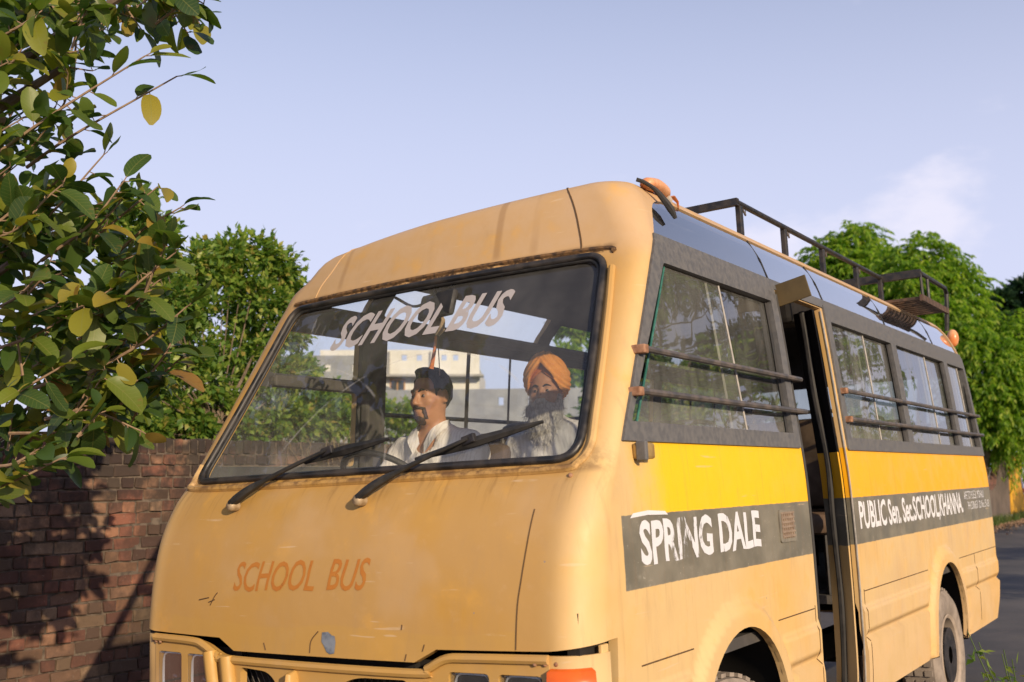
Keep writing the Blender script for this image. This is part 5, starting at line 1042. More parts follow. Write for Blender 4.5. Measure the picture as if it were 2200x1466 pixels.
TWIGS = [((-1.54,-0.14,2.68),(-1.18,-0.03,2.88),(-0.86,0.12,3.08)), ((-1.50,0.06,2.74),(-1.26,0.10,2.84),(-0.89,0.29,3.06)), ((-1.69,0.04,2.38),(-1.41,0.10,2.53),(-1.19,0.19,2.77)), ((-1.43,0.10,2.36),(-1.19,0.14,2.48),(-1.04,0.18,2.64)), ((-1.52,0.28,2.40),(-1.29,0.31,2.53),(-1.10,0.38,2.67)), ((-1.53,0.40,2.34),(-1.28,0.44,2.52),(-1.11,0.50,2.61)), ((-1.14,0.10,2.05),(-0.90,0.13,2.20),(-0.73,0.19,2.33)), ((-1.77,0.40,2.04),(-1.47,0.48,2.19),(-1.25,0.56,2.36)), ((-1.22,0.19,1.91),(-0.96,0.24,2.02),(-0.79,0.30,2.15)), ((-1.48,0.51,1.83),(-1.27,0.53,1.91),(-1.15,0.57,2.00)), ((-1.36,-0.20,1.43),(-1.10,-0.15,1.51),(-0.95,-0.09,1.58)), ((-1.44,-0.23,2.07),(-1.17,-0.16,2.15),(-1.02,-0.12,2.28)), ((-1.41,-0.15,1.73),(-1.15,-0.10,1.84),(-0.99,-0.05,1.92)), ((-1.28,0.27,3.59),(-1.09,0.32,3.43),(-0.93,0.40,3.37)), ((-1.53,0.22,3.67),(-1.30,0.29,3.49),(-1.20,0.34,3.35)), ((-1.52,-0.01,3.54),(-1.33,0.04,3.35),(-1.20,0.11,3.25)), ((-1.49,-0.17,3.16),(-1.27,-0.14,3.20),(-1.17,-0.11,3.25)), ((-1.65,-0.13,2.91),(-1.44,-0.11,3.04),(-1.31,-0.08,3.17)), ((-1.39,0.54,3.76),(-1.25,0.55,3.58),(-1.15,0.60,3.45)), ((-1.46,0.17,1.74),(-1.24,0.21,1.77),(-1.05,0.31,1.69)), ((-1.77,0.21,1.69),(-1.55,0.25,1.69),(-1.35,0.35,1.69)), ((-1.32,-0.19,1.56),(-1.12,-0.17,1.56),(-1.00,-0.13,1.62)), ((-1.13,0.02,3.50),(-0.91,0.08,3.37),(-0.75,0.16,3.31)), ((-1.18,0.22,3.60),(-0.99,0.26,3.48),(-0.82,0.35,3.36)), ((-1.70,0.23,3.64),(-1.48,0.28,3.50),(-1.30,0.38,3.43)), ((-1.97,0.18,3.56),(-1.74,0.24,3.48),(-1.53,0.34,3.51)), ((-1.67,0.48,3.69),(-1.47,0.53,3.56),(-1.29,0.61,3.57)), ((-1.28,0.39,3.63),(-1.12,0.41,3.46),(-1.04,0.45,3.33)), ((-1.96,0.11,3.20),(-1.71,0.16,3.26),(-1.50,0.26,3.29)), ((-2.07,0.39,3.26),(-1.88,0.40,3.34),(-1.72,0.48,3.32)), ((-1.54,-0.04,1.99),(-1.29,0.01,2.05),(-1.10,0.09,2.16)), ((-1.60,0.18,1.86),(-1.35,0.23,1.92),(-1.15,0.33,1.94)), ((-1.48,-0.22,2.97),(-1.40,-0.20,3.02),(-1.29,-0.16,3.06)), ((-1.42,0.41,3.45),(-1.35,0.44,3.52),(-1.26,0.49,3.58)), ((-1.24,-0.11,2.07),(-1.22,-0.05,2.11),(-1.20,0.02,2.15)), ((-2.91,0.56,2.11),(-2.79,0.57,2.21),(-2.68,0.57,2.34)), ((-1.82,0.78,2.02),(-1.76,0.81,2.16),(-1.70,0.85,2.28)), ((-1.57,0.17,2.52),(-1.52,0.22,2.62),(-1.47,0.29,2.71)), ((-2.25,0.62,2.33),(-2.21,0.67,2.36),(-2.14,0.73,2.42)), ((-2.29,0.44,1.69),(-2.19,0.50,1.76),(-2.05,0.59,1.83)), ((-1.05,0.20,3.42),(-0.94,0.22,3.41),(-0.85,0.22,3.40)), ((-2.27,0.49,2.63),(-2.09,0.55,2.65),(-1.92,0.60,2.65)), ((-2.47,0.35,2.13),(-2.37,0.42,2.16),(-2.28,0.49,2.20)), ((-2.10,0.28,2.57),(-2.05,0.33,2.64),(-1.99,0.38,2.73)), ((-1.72,0.31,1.54),(-1.66,0.32,1.60),(-1.56,0.37,1.65)), ((-1.19,0.44,1.91),(-1.10,0.46,2.02),(-1.05,0.47,2.13)), ((-1.48,-0.17,2.53),(-1.36,-0.17,2.60),(-1.24,-0.16,2.65)), ((-1.54,-0.05,3.24),(-1.47,-0.02,3.31),(-1.42,-0.01,3.37)), ((-1.36,0.09,2.06),(-1.26,0.13,2.15),(-1.16,0.18,2.23)), ((-2.42,0.57,2.09),(-2.32,0.62,2.13),(-2.22,0.67,2.16)), ((-2.78,0.61,2.86),(-2.60,0.64,2.84),(-2.42,0.68,2.82)), ((-1.38,0.37,2.38),(-1.31,0.43,2.42),(-1.21,0.50,2.46)), ((-1.99,0.75,2.24),(-1.86,0.75,2.31),(-1.74,0.74,2.37)), ((-1.33,-0.20,2.41),(-1.27,-0.14,2.48),(-1.24,-0.10,2.57)), ((-2.23,0.72,3.60),(-2.15,0.68,3.72),(-2.04,0.66,3.86)), ((-1.86,0.78,1.98),(-1.76,0.79,2.10),(-1.67,0.80,2.19)), ((-2.19,0.95,2.66),(-2.05,0.99,2.60),(-1.90,1.03,2.61)), ((-1.86,0.48,1.79),(-1.74,0.55,1.85),(-1.64,0.61,1.93)), ((-1.41,0.23,1.72),(-1.41,0.27,1.78),(-1.44,0.28,1.86)), ((-1.19,0.35,2.15),(-1.10,0.34,2.24),(-1.04,0.31,2.33)), ((-2.48,0.72,3.18),(-2.39,0.70,3.26),(-2.29,0.68,3.36)), ((-1.35,0.11,2.04),(-1.25,0.14,2.12),(-1.15,0.17,2.20)), ((-2.34,0.52,2.01),(-2.19,0.57,2.05),(-2.02,0.62,2.12)), ((-1.79,0.16,2.25),(-1.75,0.21,2.27),(-1.69,0.27,2.33)), ((-2.41,0.35,1.92),(-2.33,0.42,1.96),(-2.27,0.49,1.97)), ((-1.28,0.15,1.72),(-1.16,0.16,1.82),(-1.06,0.15,1.91)), ((-1.37,-0.26,3.26),(-1.36,-0.21,3.30),(-1.36,-0.16,3.36)), ((-2.16,0.36,1.64),(-2.05,0.41,1.72),(-1.95,0.45,1.78)), ((-2.27,0.18,3.68),(-2.18,0.26,3.71),(-2.08,0.34,3.76)), ((-1.44,-0.05,2.70),(-1.31,-0.03,2.78),(-1.20,-0.03,2.85)), ((-2.22,0.30,2.60),(-2.14,0.36,2.61),(-2.07,0.42,2.64)), ((-1.89,-0.04,3.55),(-1.77,0.02,3.55),(-1.65,0.08,3.59)), ((-2.01,0.01,3.28),(-1.88,0.04,3.29),(-1.78,0.06,3.33)), ((-2.02,0.44,2.56),(-1.93,0.49,2.65),(-1.84,0.53,2.71)), ((-2.63,0.38,2.97),(-2.54,0.44,3.06),(-2.48,0.49,3.10)), ((-0.90,0.18,2.16),(-0.82,0.16,2.25),(-0.73,0.14,2.34)), ((-1.39,-0.19,2.39),(-1.26,-0.15,2.40),(-1.15,-0.13,2.44)), ((-1.84,-0.01,2.35),(-1.74,0.06,2.38),(-1.67,0.10,2.46)), ((-1.86,0.26,1.62),(-1.86,0.27,1.76),(-1.88,0.27,1.88)), ((-1.08,-0.04,3.10),(-1.05,-0.03,3.20),(-1.00,-0.01,3.30)), ((-1.64,0.25,2.01),(-1.52,0.25,2.03),(-1.41,0.23,2.08)), ((-1.86,0.13,2.43),(-1.72,0.14,2.51),(-1.59,0.16,2.58)), ((-2.21,0.27,1.32),(-2.10,0.24,1.40),(-1.98,0.23,1.46)), ((-2.90,0.61,1.38),(-2.80,0.68,1.48),(-2.69,0.76,1.57)), ((-1.28,0.19,2.43),(-1.20,0.21,2.51),(-1.11,0.23,2.59)), ((-2.47,0.44,3.74),(-2.37,0.51,3.83),(-2.25,0.60,3.91)), ((-1.18,0.09,2.08),(-1.07,0.11,2.12),(-0.97,0.12,2.16)), ((-2.49,0.70,3.97),(-2.42,0.75,4.06),(-2.34,0.82,4.10)), ((-2.04,0.15,2.74),(-1.98,0.22,2.80),(-1.90,0.30,2.91)), ((-1.24,-0.09,2.46),(-1.16,-0.06,2.54),(-1.09,-0.04,2.59)), ((-1.10,-0.02,3.20),(-1.04,-0.02,3.27),(-1.00,-0.03,3.33)), ((-1.34,0.41,1.81),(-1.30,0.42,1.86),(-1.23,0.46,1.93)), ((-2.41,0.27,3.16),(-2.27,0.31,3.23),(-2.13,0.35,3.28)), ((-2.20,0.11,2.86),(-2.02,0.16,2.91),(-1.86,0.19,2.96)), ((-1.70,0.11,2.46),(-1.59,0.10,2.52),(-1.47,0.10,2.56)), ((-2.10,0.35,3.59),(-2.00,0.46,3.67),(-1.93,0.56,3.74)), ((-1.57,-0.16,2.70),(-1.44,-0.16,2.69),(-1.33,-0.17,2.72)), ((-1.89,0.62,2.58),(-1.80,0.62,2.63),(-1.72,0.61,2.69)), ((-1.18,0.23,1.95),(-1.12,0.26,2.03),(-1.08,0.29,2.06)), ((-2.35,0.52,2.24),(-2.27,0.61,2.34),(-2.20,0.69,2.45)), ((-1.40,0.03,1.90),(-1.41,0.01,2.02),(-1.43,-0.00,2.12)), ((-2.08,0.10,2.87),(-1.99,0.12,2.93),(-1.87,0.15,2.97)), ((-2.19,1.13,1.86),(-2.10,1.14,1.93),(-2.01,1.13,2.00)), ((-1.91,0.24,2.01),(-1.84,0.30,2.11),(-1.76,0.36,2.20)), ((-1.06,0.32,3.35),(-1.00,0.35,3.43),(-0.93,0.41,3.47)), ((-1.65,0.45,2.16),(-1.53,0.47,2.25),(-1.46,0.46,2.33)), ((-1.94,0.02,2.98),(-1.82,0.03,3.03),(-1.70,0.03,3.09)), ((-2.29,0.60,1.73),(-2.21,0.64,1.75),(-2.14,0.68,1.78)), ((-1.83,0.51,1.77),(-1.82,0.56,1.85),(-1.75,0.66,1.91)), ((-1.16,0.01,2.10),(-1.04,0.05,2.15),(-0.95,0.07,2.19)), ((-2.07,0.72,2.35),(-1.99,0.74,2.42),(-1.88,0.78,2.47)), ((-1.20,0.14,2.04),(-1.10,0.13,2.08),(-1.03,0.09,2.13)), ((-2.50,0.63,2.75),(-2.51,0.67,2.85),(-2.47,0.75,2.90)), ((-3.00,0.65,1.71),(-2.95,0.72,1.78),(-2.91,0.78,1.81)), ((-2.25,0.70,1.94),(-2.16,0.73,1.98),(-2.09,0.74,2.04)), ((-1.55,-0.15,2.72),(-1.43,-0.12,2.81),(-1.30,-0.08,2.87)), ((-1.82,0.32,1.59),(-1.75,0.42,1.67),(-1.68,0.51,1.73)), ((-2.54,0.52,3.17),(-2.44,0.54,3.29),(-2.37,0.56,3.44)), ((-2.36,0.44,1.48),(-2.30,0.49,1.50),(-2.24,0.54,1.56)), ((-2.49,0.29,3.36),(-2.43,0.31,3.48),(-2.39,0.32,3.58)), ((-2.45,0.73,3.77),(-2.42,0.79,3.89),(-2.40,0.83,4.07)), ((-1.99,0.58,1.93),(-1.89,0.60,2.04),(-1.80,0.62,2.13)), ((-1.76,-0.09,2.83),(-1.70,-0.05,2.89),(-1.64,-0.02,2.93)), ((-2.31,0.69,1.95),(-2.24,0.78,2.06),(-2.22,0.84,2.12)), ((-2.56,0.75,1.50),(-2.48,0.82,1.60),(-2.42,0.89,1.67)), ((-2.74,0.53,3.77),(-2.68,0.54,3.86),(-2.63,0.55,3.94)), ((-2.50,0.59,1.63),(-2.45,0.61,1.66),(-2.38,0.64,1.75)), ((-1.97,0.54,3.44),(-1.91,0.57,3.51),(-1.84,0.61,3.64)), ((-2.05,0.93,2.38),(-1.94,0.92,2.51),(-1.85,0.92,2.56)), ((-1.30,0.36,1.75),(-1.22,0.35,1.82),(-1.15,0.34,1.88)), ((-2.16,0.27,2.26),(-2.07,0.35,2.30),(-1.97,0.43,2.35)), ((-2.02,0.72,2.30),(-1.93,0.75,2.32),(-1.85,0.78,2.37)), ((-2.16,0.43,3.79),(-2.09,0.47,3.83),(-2.01,0.53,3.85)), ((-2.64,0.63,3.05),(-2.54,0.69,3.14),(-2.47,0.73,3.23)), ((-2.23,0.75,3.85),(-2.11,0.81,3.95),(-1.98,0.88,4.03)), ((-1.43,0.28,2.58),(-1.32,0.27,2.61),(-1.19,0.28,2.61)), ((-2.71,0.52,1.45),(-2.59,0.52,1.52),(-2.47,0.51,1.56)), ((-1.63,-0.01,2.37),(-1.56,0.01,2.40),(-1.50,0.02,2.45)), ((-2.81,0.68,2.64),(-2.65,0.70,2.67),(-2.49,0.72,2.74)), ((-2.62,0.52,3.55),(-2.51,0.51,3.66),(-2.40,0.50,3.76)), ((-2.72,0.64,2.64),(-2.60,0.65,2.65),(-2.48,0.66,2.68)), ((-1.76,0.45,1.84),(-1.75,0.50,1.89),(-1.73,0.57,1.94)), ((-2.31,0.70,1.91),(-2.18,0.75,1.97),(-2.05,0.78,2.02)), ((-1.24,0.43,1.76),(-1.25,0.46,1.80),(-1.25,0.51,1.87)), ((-2.20,0.16,3.05),(-2.15,0.23,3.16),(-2.15,0.27,3.28)), ((-1.75,-0.13,3.14),(-1.68,-0.09,3.21),(-1.59,-0.05,3.27)), ((-2.24,0.19,2.05),(-2.13,0.18,2.13),(-2.04,0.17,2.16)), ((-1.36,0.30,1.68),(-1.34,0.36,1.81),(-1.31,0.42,1.92)), ((-2.78,0.38,3.40),(-2.70,0.46,3.46),(-2.63,0.53,3.56)), ((-2.41,0.72,3.63),(-2.30,0.72,3.76),(-2.16,0.74,3.87)), ((-1.81,0.88,3.71),(-1.76,0.94,3.75),(-1.72,1.00,3.80)), ((-2.00,0.26,2.98),(-1.86,0.32,3.03),(-1.73,0.38,3.09)), ((-2.04,0.20,3.50),(-1.96,0.26,3.62),(-1.87,0.32,3.72)), ((-2.21,0.15,3.50),(-2.09,0.19,3.53),(-1.98,0.23,3.58)), ((-1.48,-0.09,3.14),(-1.43,-0.02,3.23),(-1.39,0.04,3.34)), ((-1.72,0.15,1.86),(-1.64,0.19,1.94),(-1.57,0.22,1.98)), ((-1.98,0.36,1.78),(-1.88,0.38,1.82),(-1.79,0.42,1.85)), ((-1.56,0.13,2.24),(-1.45,0.12,2.29),(-1.34,0.12,2.30)), ((-1.64,0.10,2.62),(-1.50,0.16,2.68),(-1.40,0.18,2.75)), ((-1.94,0.49,3.59),(-1.81,0.54,3.70),(-1.71,0.57,3.79)), ((-2.07,0.92,3.81),(-1.98,0.92,3.88),(-1.90,0.93,3.95)), ((-1.80,0.16,3.41),(-1.71,0.16,3.46),(-1.63,0.16,3.51)), ((-0.98,0.25,3.28),(-0.91,0.26,3.31),(-0.82,0.28,3.35)), ((-2.79,0.76,1.72),(-2.72,0.76,1.89),(-2.63,0.78,2.03)), ((-2.02,0.91,1.86),(-1.95,0.97,1.89),(-1.91,1.00,1.92)), ((-1.77,0.26,2.38),(-1.70,0.30,2.45),(-1.62,0.36,2.52)), ((-2.16,0.87,1.81),(-2.08,0.93,1.85),(-2.00,0.99,1.92)), ((-2.53,0.32,2.62),(-2.47,0.33,2.75),(-2.38,0.36,2.88)), ((-2.47,0.43,3.10),(-2.37,0.45,3.16),(-2.25,0.48,3.23)), ((-2.16,0.22,3.50),(-2.13,0.27,3.56),(-2.11,0.33,3.59)), ((-2.80,0.63,1.97),(-2.68,0.69,2.06),(-2.59,0.73,2.14)), ((-1.49,-0.12,2.46),(-1.40,-0.07,2.50),(-1.30,-0.02,2.55)), ((-1.99,0.05,1.75),(-1.89,0.11,1.77),(-1.78,0.17,1.83)), ((-1.08,0.06,1.66),(-1.06,0.09,1.71),(-1.04,0.12,1.75)), ((-1.54,-0.12,1.46),(-1.46,-0.13,1.56),(-1.40,-0.14,1.63)), ((-1.46,0.14,2.97),(-1.37,0.13,3.01),(-1.30,0.09,3.10)), ((-1.35,0.20,1.73),(-1.28,0.21,1.82),(-1.21,0.22,1.93)), ((-2.05,0.39,1.98),(-1.91,0.40,2.00),(-1.75,0.42,2.00)), ((-2.08,0.66,3.54),(-2.04,0.72,3.65),(-1.99,0.79,3.76)), ((-1.65,0.30,2.33),(-1.57,0.33,2.42),(-1.49,0.37,2.48)), ((-2.88,0.57,1.45),(-2.90,0.56,1.54),(-2.87,0.59,1.61)), ((-1.84,0.36,3.49),(-1.71,0.40,3.50),(-1.62,0.39,3.53))]

def gz(x): return np.clip(np.asarray(x, float) * .0497, -.26, .17)
# ------------------------------------------------------------------ ground, road, verge
def strip_sheet(name, xs, ys, mat, dz=0., edge=0.):
    V = []; F = []; n = len(xs)
    for y in ys:
        for i, x in enumerate(xs):
            xx = x + (edge * math.sin(y * 1.7 + i) * (0 < i < n - 1 or edge > 0) if i in (0, n - 1) else 0); V.append((xx, y, float(gz(xx)) + dz))
    F = [(j * n + i, j * n + i + 1, (j + 1) * n + i + 1, (j + 1) * n + i) for j in range(len(ys) - 1) for i in range(n - 1)]
    o = pymesh(name, V, F, None, [mat], True); o['kind'] = 'structure'; return o
def ground_mat():
    m, nt, b, tc, out = newmat('dusty_verge_soil'); co = tc.outputs['Object']
    a = noise(nt, co, 1.3, 6); c = noise(nt, co, 22, 5, .7)
    col = mixc(nt, mr(nt, a, .35, .65), (.20, .145, .10), (.105, .10, .045)); col = mixc(nt, mr(nt, c, .5, .75, 0, .7), col, (.26, .19, .13))
    put(nt, b.inputs['Base Color'], col); b.inputs['Roughness'].default_value = .95; bump(nt, b, c, .6, .03); return m
def asphalt_mat():
    m, nt, b, tc, out = newmat('worn_asphalt'); co = tc.outputs['Object']
    a = noise(nt, co, .7, 5); c = noise(nt, co, 85, 4, .7); d = noise(nt, co, 5, 5)
    col = mixc(nt, mr(nt, a, .35, .7), (.060, .058, .058), (.115, .102, .090)); col = mixc(nt, mr(nt, c, .55, .8, 0, .6), col, (.20, .18, .165)); col = mixc(nt, mr(nt, d, .55, .75, 0, .4), col, (.16, .125, .095))
    put(nt, b.inputs['Base Color'], col); b.inputs['Roughness'].default_value = .85; bump(nt, b, c, .5, .006); return m
M_SOIL = ground_mat(); M_ASPH = asphalt_mat()
strip_sheet('ground', [-600, -120, -30, -8, -5.2, -3, 0, 2, 3.4, 8, 30, 120, 600], [-400, -60, -10, -2, 5, 15, 30, 60, 140, 400, 1500], M_SOIL)
strip_sheet('road', list(np.linspace(-3.35, 2.1, 12)), list(np.arange(-40, 140, .7)), M_ASPH, .006, .10)
# ------------------------------------------------------------------ brick wall
def brick_mat(name, mode):
    m, nt, b, tc, out = newmat(name); co = tc.outputs['Object']; ge = nd(nt, 'ShaderNodeNewGeometry'); pos = ge.outputs['Position']
    rnd = nd(nt, 'ShaderNodeObjectInfo').outputs['Random'] if mode == 'object' else ge.outputs['Random Per Island']
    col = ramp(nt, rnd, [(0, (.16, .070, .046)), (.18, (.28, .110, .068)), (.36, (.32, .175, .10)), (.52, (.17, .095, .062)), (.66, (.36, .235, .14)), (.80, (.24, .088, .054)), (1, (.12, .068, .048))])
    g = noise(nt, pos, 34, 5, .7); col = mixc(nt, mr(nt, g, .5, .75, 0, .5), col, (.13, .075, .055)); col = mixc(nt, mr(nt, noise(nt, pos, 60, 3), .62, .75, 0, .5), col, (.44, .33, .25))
    sep = nd(nt, 'ShaderNodeSeparateXYZ', {0: pos}); soot_shade = noise(nt, pos, 2.1, 5, .65)
    st = mth(nt, 'MULTIPLY', mr(nt, soot_shade, .38, .56), mr(nt, sep.outputs[2], .75, 1.75, .65, 1.0)); st = mth(nt, 'MAXIMUM', st, mth(nt, 'MULTIPLY', mr(nt, sep.outputs[2], 1.56, 1.70), mr(nt, soot_shade, .30, .46))); col = mixc(nt, mth(nt, 'MULTIPLY', st, .93), col, (.022, .019, .017))  # soot, blackest at the top, plus tree shade put into the brick colour
    put(nt, b.inputs['Base Color'], col); b.inputs['Roughness'].default_value = .92; bump(nt, b, g, .55, .006); return m
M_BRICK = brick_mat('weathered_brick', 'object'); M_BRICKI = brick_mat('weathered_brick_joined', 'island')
M_MORTAR = simple('dark_crumbling_mortar', (.075, .058, .045), (.16, .125, .095), 18, .95, bmp=.5)
def far_brick_mat():
    m, nt, b, tc, out = newmat('distant_brickwork'); co = tc.outputs['Object']
    mp = nd(nt, 'ShaderNodeMapping', {0: co}); mp.inputs['Rotation'].default_value = (R(90), 0, R(90)); bt = nt.nodes.new('ShaderNodeTexBrick'); nt.links.new(mp.outputs[0], bt.inputs['Vector'])
    for k, v in (('Color1', (.30, .13, .095, 1)), ('Color2', (.24, .12, .085, 1)), ('Mortar', (.13, .10, .08, 1)), ('Scale', 1.0), ('Mortar Size', .008), ('Brick Width', .235), ('Row Height', .085)): bt.inputs[k].default_value = v
    col = mixc(nt, mr(nt, noise(nt, co, 1.5, 5), .4, .7, 0, .6), bt.outputs['Color'], (.05, .04, .033)); put(nt, b.inputs['Base Color'], col); b.inputs['Roughness'].default_value = .95; bump(nt, b, bt.outputs['Fac'], -.6, .01); return m
M_FARBRICK = far_brick_mat()
WX = -4.15; WTOP = 1.765
wall = empty('brick_wall', (WX, 3.5, float(gz(WX)))); tag(wall, 'sooty old brick wall in tree shade beside the far side of the bus', 'wall')
def wbox(name, x0, x1, y0, y1, z0, z1, mat, par):
    o = MB().box(((x0 + x1) / 2, (y0 + y1) / 2, (z0 + z1) / 2), (x1 - x0, y1 - y0, z1 - z0)).build(name, [mat], par)
    if par is not None: o.matrix_parent_inverse = par.matrix_world.inverted() if False else Matrix.Translation(-Vector(par.location))
    return o
wbox('mortar', WX - .22, WX - .016, 1.0, 7.2, -.5, WTOP - .012, M_MORTAR, wall)
wbox('far_stretch', WX - .22, WX, 7.2, 33.2, -.5, WTOP, M_FARBRICK, wall); wbox('near_stretch', WX - .22, WX - .004, -9.0, 1.0, -.5, WTOP, M_FARBRICK, wall)
def brick_mesh(l, h, d, seed):
    r = random.Random(seed); bm = bmesh.new(); bmesh.ops.create_cube(bm, size=1)
    for v in bm.verts: v.co = Vector((v.co.x * d, v.co.y * l, v.co.z * h))
    bmesh.ops.bevel(bm, geom=list(bm.edges), offset=.0055, segments=1, affect='EDGES')
    for v in bm.verts: v.co += Vector((r.uniform(-.005, .005), r.uniform(-.006, .006), r.uniform(-.0055, .0055)))
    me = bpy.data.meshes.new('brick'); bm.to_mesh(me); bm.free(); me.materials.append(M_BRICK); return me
BH = .085
hdr = [brick_mesh(.101, .073, .10, i) for i in range(6)]; strt = [brick_mesh(.212, .073, .10, 20 + i) for i in range(6)]; rol = [brick_mesh(.062, .104, .10, 40 + i) for i in range(5)]
rb = random.Random(5); spots = []
zt = WTOP - .115; k = 0; row = 0
z = zt - BH / 2
while z > -.15:
    L = .113 if row % 2 == 0 else .226; y = 1.02 + (0 if row % 2 == 0 else rb.uniform(.03, .085))
    while y < 7.1:
        spots.append((y + L / 2, z, hdr if row % 2 == 0 else strt)); y += L + rb.uniform(-.002, .003)
    z -= BH; row += 1
y = 1.02
while y < 7.1: spots.append((y + .036, WTOP - .058 + rb.uniform(-.006, .006), rol)); y += .074
camv = Vector(cam.location)
def vis(s):                                             # the bricks that show: left of the bus, and the top courses behind it
    y, z_ = s[0], s[1]; return (1.35 < y < 3.35) or (3.35 <= y < 6.2 and z_ > 1.38)
cand = sorted([s for s in spots if vis(s)], key=lambda s: (s[0] - camv.y) ** 2 + (s[1] - camv.z) ** 2)
chosen = set(id(s) for s in cand[:300]); rest = MB()
for s in spots:
    y, z_, meshes = s; me = rb.choice(meshes); off = rb.uniform(-.012, .009); rt = Euler((rb.uniform(-.03, .03), rb.uniform(-.015, .015), rb.uniform(-.03, .03)))
    if id(s) in chosen:
        o = bpy.data.objects.new('brick', me); COL.objects.link(o); o.parent = wall; o.location = (-.05 + off, y - 3.5, z_ - float(gz(WX))); o.rotation_euler = rt
    else:
        V = np.array([v.co[:] for v in me.vertices]) @ np.array(rt.to_matrix()).T; rest.add(V + np.array((-.05 + off, y - 3.5, z_ - float(gz(WX)))), [tuple(p.vertices) for p in me.polygons])
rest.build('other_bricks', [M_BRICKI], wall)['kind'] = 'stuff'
# dry creeper hanging over the coping
M_DRY = simple('dry_creeper', (.16, .115, .06), (.26, .20, .11), 20, .9)
cr = MB()
for k in range(46):
    y = rb.uniform(4.05, 5.6); a = np.array([WX + rb.uniform(-.05, .02), y, WTOP + rb.uniform(0, .06)]); P = [a]
    for j in range(4): P.append(P[-1] + np.array([rb.uniform(-.005, .02), rb.uniform(-.05, .05), -rb.uniform(.02, .09)]))
    P[1][0] = max(P[1][0], WX + .012); cr.tube(catmull(P, 3), .0022, 4)
c_ = cr.build('dry_creeper', [M_DRY]); tag(c_, 'dry brown creeper stems hanging over the wall top behind the windscreen', 'creeper', kind='stuff')

# ------------------------------------------------------------------ leaves
def leaf_mat(name, stops, mode, trans=.42, spots_=True, rough=.42):
    m, nt, b, tc, out = newmat(name); ge = nd(nt, 'ShaderNodeNewGeometry')
    rnd = nd(nt, 'ShaderNodeObjectInfo').outputs['Random'] if mode == 'object' else ge.outputs['Random Per Island']
    col = ramp(nt, rnd, stops)
    if mode == 'island': col = mixc(nt, mr(nt, noise(nt, tc.outputs['Object'], 1.1, 3), .35, .65, 0, .45), col, mixc(nt, 1.0, col, (.55, .68, .7), 'MULTIPLY'))
    if spots_:
        col = mixc(nt, mr(nt, noise(nt, tc.outputs['Object'], 24 if mode == 'object' else 9, 4), .58, .72, 0, .55), col, (.22, .13, .03))
        if mode == 'object':
            s = nd(nt, 'ShaderNodeSeparateXYZ', {0: tc.outputs['Object']}); ax = mth(nt, 'ABSOLUTE', s.outputs[0]); rib = mr(nt, ax, .0022, .0006)
            w = mth(nt, 'SINE', mth(nt, 'MULTIPLY', mth(nt, 'SUBTRACT', s.outputs[1], mth(nt, 'MULTIPLY', ax, .75)), 380)); rib = mth(nt, 'MAXIMUM', rib, mr(nt, w, .90, 1.0, 0, .6))
            col = mixc(nt, mth(nt, 'MULTIPLY', rib, .55), col, (.26, .27, .08))
    put(nt, b.inputs['Base Color'], col); b.inputs['Roughness'].default_value = rough; b.inputs['Specular IOR Level'].default_value = .4
    tl = nd(nt, 'ShaderNodeBsdfTranslucent', {0: mixc(nt, 1.0, col, (1.3, 1.5, .6), 'MULTIPLY')}); mx = nt.nodes.new('ShaderNodeMixShader'); mx.inputs[0].default_value = trans
    nt.links.new(b.outputs[0], mx.inputs[1]); nt.links.new(tl.outputs[0], mx.inputs[2]); nt.links.new(mx.outputs[0], out.inputs[0]); return m
FIC = [(0, (.040, .080, .024)), (.25, (.062, .115, .026)), (.50, (.10, .155, .028)), (.75, (.16, .21, .028)), (.88, (.25, .26, .032)), (.955, (.34, .27, .04)), (1, (.30, .15, .05))]
M_FICO = leaf_mat('fig_leaf', FIC, 'object'); M_FICI = leaf_mat('fig_leaf_joined', FIC, 'island')
M_LEAFB = leaf_mat('roadside_shrub_leaf', [(0, (.085, .17, .038)), (.4, (.16, .26, .045)), (.7, (.26, .35, .055)), (.9, (.38, .42, .09)), (1, (.42, .31, .09))], 'island', .45, False, .4)
M_NEEM = leaf_mat('bright_neem_leaf', [(0, (.08, .17, .018)), (.25, (.16, .29, .024)), (.55, (.24, .38, .03)), (.8, (.33, .45, .04)), (1, (.42, .47, .07))], 'island', .55, False, .5)
M_DARKL = leaf_mat('dark_tree_leaf', [(0, (.016, .045, .024)), (.6, (.026, .065, .030)), (1, (.045, .09, .035))], 'island', .25, False, .5)
M_BARK = simple('grey_brown_bark', (.12, .085, .06), (.20, .15, .11), 14, .9, bmp=.4)
M_TWIG = simple('tan_twig', (.24, .155, .095), (.32, .22, .14), 30, .75)
def leaf_shape(L, W, fold, curl, k=7, tip=.0, wav=0.):
    V = []; F = []
    for i in range(k + 1):
        t = i / k; w = W * max(0., 4 * (t * .985 + .006) * (1 - (t * .985 + .006))) ** .52 * (.90 + .18 * t); zc = -curl * t * t * L; zz = fold * w + wav * math.sin(t * 9) * W * .25
        V += [(-w, t * L, zc + zz), (0, t * L, zc), (w, t * L, zc + fold * w - wav * math.sin(t * 8 + 1) * W * .25)]
    for i in range(k): a = i * 3; F += [(a, a + 1, a + 4, a + 3), (a + 1, a + 2, a + 5, a + 4)]
    return np.array(V), F
shapes = [leaf_shape(.140 * s, .040 * s * w, f, c, 7, 0, wv) for s, w, f, c, wv in ((1, 1, .25, .10, .1), (.9, 1.15, .35, .25, .2), (1.1, .9, .15, .35, .15), (.8, 1.2, .5, .05, .1), (1.05, 1.05, .1, -.15, .3), (.95, .8, .7, .3, .1), (.7, 1.1, .3, .2, .2), (1.15, 1.0, .4, .5, .25))]
fic_me = []
